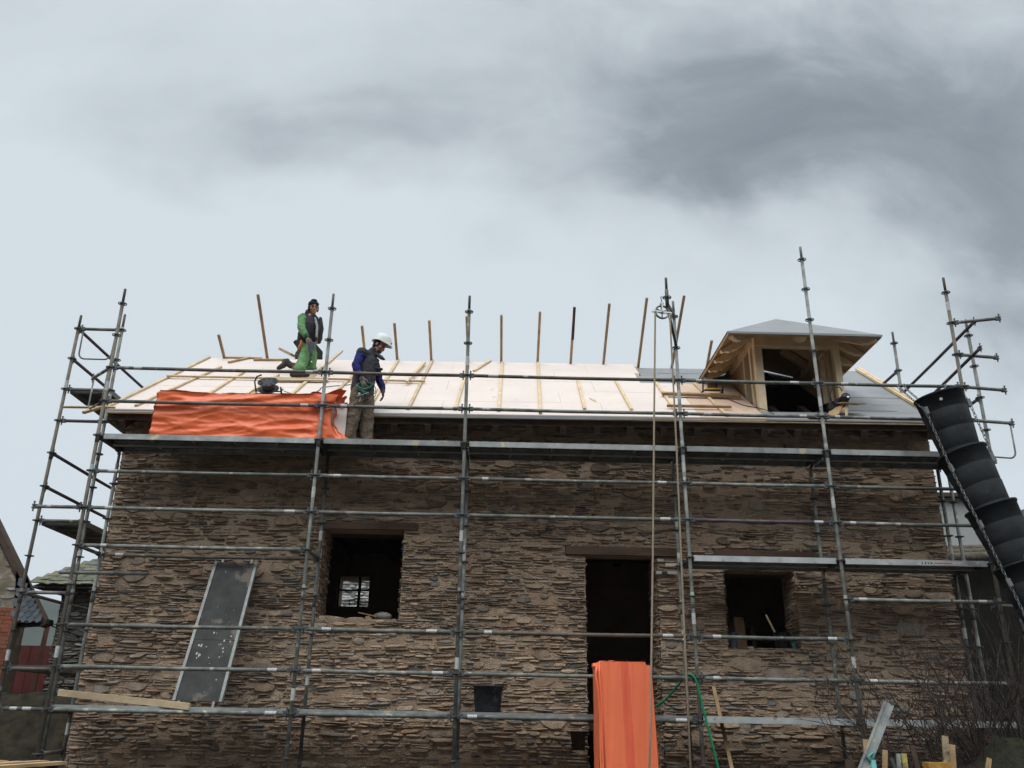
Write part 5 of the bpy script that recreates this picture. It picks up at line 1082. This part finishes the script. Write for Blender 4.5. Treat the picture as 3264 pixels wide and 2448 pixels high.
m = MB(); m.capsule([(1.68, 3.95, bz+.52), (1.54, 3.85, bz+.52), (1.525, 3.97, bz+.12)], [.11, .088, .075], 12); m.capsule([(1.80, 3.95, bz+.52), (1.84, 3.75, bz+.46), (1.84, 3.89, bz+.12)], [.11, .085, .075], 12); rumple(fuse(m.build('trousers', JEAN, t), .010, 2), .02, .06)
m = MB()
for x, y in ((1.53, 3.95), (1.84, 3.88)): m.capsule([(x, y+.06, rz(x, 2*RIDGE-y)+.06), (x, y-.14, rz(x, 2*RIDGE-y)+.10)], [.05, .042], 10)
fuse(m.build('boot', BOOT, t), .010, 2)
# ------------------------------------------------------------------ neighbours and background
rb = random.Random(21)
t = thing('slate_hut', 'small grey stone hut with a mossy slate roof behind the left corner', 'hut', (-2.5, 7.5, 0))
m = MB(); stonework(m, (-3.50, 7.0, 0), X_, Z_, -Y_, 4.0, 4.0, (), rb, big=14, rows=(.04, .10), dep=(-.005, .05), grid=.08, mamp=.03); stonework(m, (-3.50, 7.0, 0), Y_, Z_, -X_, 3., 4.0, (), rb, rows=(.04, .10), grid=.1, mamp=.03); m.span(-3.44, .5, 7.06, 9.9, 0, 4.0, 0)
m.build('wall', [MORTG, STONEG], t)
m = MB(); ex, ey, ez, s_ = -3.98, 6.55, 3.96, .66
def hutz(x, y): return ez+s_*min(y-ey, (x-ex)*.74/.66)
m.add([(ex, ey, ez-.06), (1., ey, ez-.06), (1., ey+1.7, ez+1.06), (ex+1.52, ey+1.7, ez+1.06), (ex, ey+3.4, ez-.06), (1., ey+3.4, ez-.06)], [(0, 1, 2, 3), (0, 3, 4), (3, 2, 5, 4)], 0)
row = 0; y = 0.
while y < 1.66:
    x = ex+y*.9-.02
    while x < .3:
        w, l = rb.uniform(.16, .42), rb.uniform(.30, .42); c = Vector((x+w/2, ey+y+.12, ez+s_*(y+.12)+.02)); ny_ = Vector((0, -s_, 1)).normalized(); uy_ = Vector((0, 1, s_)).normalized()
        q = [c+X_*(sx_*w/2*rb.uniform(.9, 1.1))+uy_*(sy_*l/2*rb.uniform(.8, 1.1))+ny_*(rb.uniform(-.005, .02)+(.018 if sy_ < 0 else -.012)) for sx_, sy_ in ((-1, -1), (0, -1.1), (1, -1), (1, 1), (-1, 1))]
        m.add(q+[p-ny_*.022 for p in q], [(0, 1, 2, 3, 4), (9, 8, 7, 6, 5)]+[(i, 5+i, 5+(i+1) % 5, (i+1) % 5) for i in range(5)], 1); x += w*.92
    y += .13
m.build('roof', [MORTG, SLATE], t)
for x in (-3.78, -3.42, -3.1): m = MB(); m.tube([(x, 6.58, 3.90), (x+.15, 7.3, 4.18)], .055, 10); m.build('rafter_end', DARKW, t)
m = MB(); stonework(m, (-.2, 8.6, 2.6), X_, Z_, -Y_, 5.2, 2.6, (), rb, rows=(.05, .12), lens=(.2, .6), dep=(-.01, .05), grid=.08, mamp=.03); m.span(-.2, 5.0, 8.66, 9.1, 0, 5.2, 0)
tag(m.build('slate_wall', [MORTL, STONEL], None, (2.4, 8.8, 0)), 'pale slate wall seen right through the square window', 'wall')
# left neighbour: gable wall with brick below, slate-hung edge
t = thing('neighbour_house', 'gable of a neighbouring house, lime rendered above orange brick', 'house', (-5, 4.2, 0))
gy = 4.0
def vl(z): return -2.26-(z-3.03)*.715             # verge line
WR = -2.76
m = MB(); m.prism([(-9, 0), (WR, 0), (WR, 3.52), (vl(4.36)-.16, 4.36), (vl(7.3)-.16, 7.3), (-9, 7.3)], 1, gy, gy+.4); stonework(m, (-4.9, gy, 3.2), X_, Z_, -Y_, 4.9+WR, 2.4, (), rb, mi=1, rows=(.06, .14), lens=(.12, .35), dep=(-.03, .010), grid=.06, mamp=.03)
for v in m.v: v.x = min(v.x, WR if v.z < 3.5 else vl(v.z)-.14)
m.build('wall', [RENDER_, STONEG], t)
m = MB(); zz = 1.2; k = 0
while zz < 3.2:
    x = -4.6+(.12 if k % 2 else 0)
    while x < WR-.02: m.span(x+.004, min(x+.236, WR), gy-.03+rb.uniform(-.004, .004), gy+.02, zz+.003, zz+.064); x += .24
    zz += .067; k += 1
m.span(-4.6, WR-.01, gy-.022, gy+.01, 1.2, 3.2, 1); m.build('brick_panel', [BRICK, MORTG], t)
m = MB(); m.prism([(WR, 2.98), (vl(2.98)-.05, 2.98), (vl(3.85)-.05, 3.85), (WR, 3.85)], 1, gy-.02, gy+.02, 1)
zz = 2.98; k = 0
while zz < 3.9:
    x = WR-(.06 if k % 2 else 0)
    while x < vl(zz)-.10: m.add([(x, gy-.024, zz+.14), (x+.115, gy-.024, zz+.14), (x+.115, gy-.032, zz+.03), (x+.058, gy-.038, zz-.012), (x, gy-.032, zz+.03)], [(4, 3, 2, 1, 0)], 0); x += .12
    zz += .085; k += 1
m.build('slate_cladding', [SLATEB, DARKW], t)
m = MB(); a_, b_ = Vector((vl(8.), gy+.12, 8.)), Vector((vl(2.96), gy+.12, 2.96)); pd = Vector((.82, 0, .575)); m.beam(a_-pd*.05, b_-pd*.05, .20, .10, pd); m.build('roof', DARKW, t)
m = MB(); m.beam((-2.9, gy+.2, 2.93), (-2.2, gy+.2, 2.98), .10, .07); m.box((-2.2, gy+.1, 3.0), (.06, .14, .07)); m.build('gutter', BLACKP, t)
m = MB(); m.tube([(-2.52, 4.6, 0), (-2.47, 4.6, 3.05)], .045, 8); tag(m.build('timber_post', mat('reddish timber', (.11, .05, .035), .85), None, (-2.5, 4.6, 0)), 'reddish timber post under the slated gable edge, far left', 'post')
m = MB(); m.tube(smooth([(-2.3, 4.4, 2.96), (-1.7, 5.2, 2.72), (-.9, 6.4, 2.62)], 5), .012, 6); m.tube(smooth([(-2.3, 4.4, 3.0), (-1.7, 5.3, 2.84), (-.9, 6.5, 2.78)], 5), .008, 6); tag(m.build('overhead_wire', BLACKP, None, (-2.3, 4.4, 2.96)), 'sagging dark wires between the neighbouring gable and the hut', 'wire')
m = MB(); m.span(-6.6, -3.4, 9.05, 9.12, 1.0, 2.93); 
for k in range(14): m.span(-6.6+k*.23, -6.58+k*.23, 9.04, 9.05, 1.0, 2.925)
tag(m.build('sheet_metal_wall', REDM, None, (-5, 9.1, 0)), 'dark red sheet metal wall beyond the earth bank', 'wall')
# right neighbour
t = thing('grey_house', 'grey rendered house showing behind the right wall corner', 'house', (15.5, 7.5, 0))
m = MB(); m.span(13.2, 15.6, 6.0, 12, 0, 6.0); m.build('wall', GREYR, t)
m = MB(); m.span(13.0, 15.7, 5.85, 12, 6.001, 6.08); m.build('roof', DARKW, t)
t = thing('dark_shed', 'dark open shed with a mossy log edge behind the right corner', 'shed', (14, 4.5, 0))
m = MB(); m.span(12.75, 17, 4.6, 5.9, 0, 4.35); m.build('wall', mat('blackened shed boards', (.010, .008, .006), .95, 0, .4, 6), t)
m = MB(); nl = 16
for k in range(3): m.tube([(12.6+i*.3, 4.35+k*.25, 4.40+.11*k+.016*i+.03*nz(i, k, 1)) for i in range(nl)], [.09+.03*nz(i*2, k, 5) for i in range(nl)], 9)
m.build('roof_edge', mat('mossy grey logs', (.10, .085, .065), .95, 0, .4, 8, .8, 20), t)
m = MB(); m.span(16.2, 19, 5.0, 5.9, 5.45, 5.62); m.span(16.7, 17, 5.1, 5.8, 4, 5.46); tag(m.build('red_canopy', REDM, None, (17, 5.3, 5.4)), 'dark red roof corner peeping out right of the chute', 'roof corner')
m = MB(); zz = 1.0; k = 0
while zz < 3.3:
    x = 13.72+(.12 if k % 2 else 0)
    while x < 14.7: m.span(x+.006, x+.234, 1.60+rb.uniform(-.004, .004), 1.7, zz+.006, zz+.064); x += .24
    zz += .07; k += 1
tag(m.build('brick_pier', BRICK, None, (14.2, 1.65, 0)), 'rusty brick pier behind the bare branches at the right edge', 'brick pier')
t = thing('wall_tie', 'white plastic wall tie bars at the right jamb of the doorway', 'wall tie', (8.0, .80, 3.62))
m = MB(); m.span(7.82, 8.20, .715, .728, 3.60, 3.64); m.build('bar', STICK, t); m = MB(); m.span(7.72, 8.02, .90, .915, 3.52, 3.56); m.span(7.80, 7.88, .897, .8995, 3.523, 3.557, 1); m.build('bar', [STICK, TOOLG], t); m = MB(); m.span(7.75, 7.84, .93, .945, 3.70, 3.735); m.build('bar', STICK, t)
# ------------------------------------------------------------------ foreground clutter
t = thing('timber_stand', 'weathered slatted timber stand in the bottom left corner', 'timber stand', (2.0, -4.9, 0))
dl = Vector((.18, .98, 0)).normalized()
for k, x in enumerate((2.37, 2.235, 2.09, 1.94, 1.79, 1.64)):
    e_ = Vector((x, -4.45+.03*math.sin(k*3.), 1.24+.004*math.sin(k*2.))); m = MB(); m.beam(e_, e_-dl*1.2, .09, .022); m.build('slat', PINED, t)
m = MB()
for s in (.06, .55, 1.1): e_ = Vector((2.42, -4.45, 1.18))-dl*s; m.beam(e_, e_-Vector((.86, .0, 0)), .09, .09)
for s in (.06, 1.1): 
    for dxx in (.05, .42, .80): e_ = Vector((2.40-dxx, -4.45, .565))-dl*s; m.span(e_.x-.05, e_.x+.05, e_.y-.05, e_.y+.05, 0, 1.134)
m.build('bearer', DARKW, t)
t = thing('steel_channel', 'long galvanised channel beam leaning at the bottom right', 'beam', (9.2, -2, 0))
a, b_ = Vector((9.52, -2.0, 1.80)), Vector((8.42, -2.25, 0.0)); d_ = (b_-a).normalized(); sd_ = d_.cross(Vector((0, 1, 0))).normalized(); dp = d_.cross(sd_)
m = MB(); m.beam(a, b_, .006, .085, sd_); m.beam(a+sd_*.042, b_+sd_*.042, .05, .006, sd_); m.beam(a-sd_*.042, b_-sd_*.042, .05, .006, sd_); m.build('channel', DECK, t)
m = MB(); m.beam(a-d_*.035+sd_*.03, a+sd_*.03, .02, .02, sd_); m.beam(a-d_*.03-sd_*.035, a-sd_*.035, .02, .03, sd_); m.build('hook', CAST, t)
JG = 'junk pile at the bottom right'
SCRAP = mat('dirty weathered scrap wood', (.26, .20, .13), .9, 0, .4, 9, .4, 30, patch=((.08, .065, .045), 8, .52))
SCRAPY = mat('faded yellow paint', (.36, .27, .08), .8, 0, .3, 14, .2, 30, patch=((.16, .13, .09), 9, .58))
def jplank(label, a, b_, w, mt): 
    m = MB(); m.beam(a, b_, w, .02, (0, -1, .2)); tag(m.build('scrap_board', mt, None, b_), label, 'scrap board', JG)
jplank('pale scrap board pointing up in the junk pile', (10.02, -2.05, 1.50), (9.80, -2.2, .0), .06, SCRAP); jplank('mossy scrap board beside the pale pointed one', (10.10, -2.0, 1.42), (9.86, -2.2, 0), .06, PINED)
jplank('short yellowish stake in the junk pile', (9.60, -2.0, 1.33), (9.55, -2.1, 0), .05, SCRAPY); jplank('pale triangular board end behind the channel beam', (9.36, -1.7, 1.45), (9.28, -1.8, 0), .07, PINED); jplank('small pale board end right of the channel beam', (9.30, -1.9, 1.33), (9.36, -2.0, 0), .06, SCRAP); jplank('thin grey metal strip crossing the junk pile', (9.50, -2.1, 1.33), (9.38, -2.2, .0), .04, STEEL)

rj = random.Random(77)
for k, (x, y, l, an, w, mt_, lab) in enumerate(((9.42, -1.7, 1.35, .25, .05, PINED, 'thin brown stake left of the yellow stake in the junk pile'), (9.70, -1.8, 1.28, -.3, .035, CAST, 'dark metal rod leaning left in the junk pile'), (10.22, -2.0, 1.30, .5, .045, PINED, 'brown stake leaning right near the mossy heap'), (9.95, -1.6, 1.40, -.15, .05, DARKW, 'dark upright board behind the pale pointed board'), (9.15, -1.6, 1.25, .1, .09, DARKW, 'dark wide board left of the channel beam foot'))):
    jplank(lab, (x+math.sin(an)*.5, y, l), (x-math.sin(an)*.5, y-.1, 0), w, mt_)

m = MB(); m.span(9.72, 9.95, -2.25, -2.12, 0, 1.26); m.span(10.0, 10.12, -2.2, -2.1, 0, 1.2); tag(m.build('yellow_panel', mat('orange yellow panel', (.36, .19, .04), .7), None, (9.8, -2.2, 0)), 'orange yellow panel in the junk pile', 'panel', JG)
m = MB(); m.tube([(9.22, -2.1, 1.25), (9.26, -2.1, 1.34), (9.20, -2.1, 1.30), (9.25, -2.1, 1.22)], .02, 8); m.tube([(9.26, -2.1, 0), (9.24, -2.1, 1.27)], .03, 8); tag(m.build('teal_plastic_piece', TEAL, None, (9.25, -2.1, 0)), 'teal plastic piece in the junk pile', 'plastic piece', JG)
m = MB(); n = 26; vs = []
for j in range(n+1):
    for i in range(n+1):
        u, v = i/n*2-1, j/n*2-1; h_ = max(0, 1-u*u-v*v)**.6*(1+.25*nz(u*3, v*3, 8.)); x, y = 10.9+u*1.2, -1.7+v*.8
        vs.append((x, y, 1.42*h_+.10*nz(x, y, 3, 2.5)*h_+.05*nz(x, y, 5, 8)*h_-.02))
m.add(vs, [(j*(n+1)+i, j*(n+1)+i+1, (j+1)*(n+1)+i+1, (j+1)*(n+1)+i) for j in range(n) for i in range(n)], 0, True)
tag(m.build('mossy_heap', MOSS, None, (10.9, -1.7, 0)), 'mossy heap under the bare shrub at the bottom right', 'heap')
# bare shrub --------------------------------------------------------------
def shrub(label, base, n, H, seed, spread, lean=(0, 0)):
    rs = random.Random(seed); t = thing('bare_shrub', label, 'shrub', base, 'bare shrubs at the lower right'); m = MB(); lf = MB()
    def grow(p, d_, L, r, dep):
        q = [p]; steps = 5 if dep < 2 else 4
        for k in range(steps):
            d_ = (d_+Vector((rs.uniform(-.22, .22), rs.uniform(-.22, .22), rs.uniform(-.14, .12)))).normalized(); q.append(q[-1]+d_*L/steps)
        m.tube(q, [r*(1-.6*i/steps) for i in range(steps+1)], 5 if dep else 7, False)
        if dep < 2+(rs.random() < .35):
            for k in range(rs.choice((3, 3, 4)) if dep else 7):
                i = rs.randint(1, steps); nd = (d_+Vector((rs.uniform(-.9, .9), rs.uniform(-.6, .6), rs.uniform(-.25, .6)))).normalized()
                grow(q[i], nd, L*rs.uniform(.4, .7), max(.0026, r*.5), dep+1)
        if rs.random() < .10:
            c = q[-1]; lf.add([c, c+Vector((.02, .0, -.02)), c+Vector((.02, .01, -.06)), c+Vector((-.01, 0, -.05))], [(0, 1, 2, 3)])
    for k in range(n):
        a = rs.uniform(0, 6.28); d_ = Vector((math.cos(a)*spread+lean[0], math.sin(a)*spread*.6+lean[1], 1)).normalized()
        grow(Vector(base)+Vector((math.cos(a)*.25, math.sin(a)*.2, 0)), d_, H*rs.uniform(.55, 1.), rs.uniform(.010, .019), 0)
    m.build('branches', TWIG, t); lf.build('withered_leaves', LEAF, t)
shrub('bare brown shrub with long arching twigs before the rightmost bay', (10.95, -1.3, 0), 22, 1.9, 4, .5); shrub('dense bare shrub at the right edge under the chute', (11.9, -1.2, 0), 26, 2.1, 12, .45, (-.05, 0)); shrub('low bare shrub beside the junk pile', (10.35, -1.5, 0), 9, 1.9, 31, .6, (.05, 0))

# ------------------------------------------------------------------ the damp air that turns the far hill blue
m = MB(); m.span(-1000, 700, -60, 900, -1, 140)
hz = m.build('haze', []); hz.data.materials.clear()
hm = bpy.data.materials.new('haze'); hm.use_nodes = True; ht = hm.node_tree; ht.nodes.remove(ht.nodes['Principled BSDF'])
pv = ht.nodes.new('ShaderNodeVolumePrincipled'); pv.inputs['Color'].default_value = (.80, .86, .95, 1); pv.inputs['Density'].default_value = .0002
ht.links.new(pv.outputs[0], [n for n in ht.nodes if n.type == 'OUTPUT_MATERIAL'][0].inputs['Volume']); hz.data.materials.append(hm); tag(hz, kind='stuff')
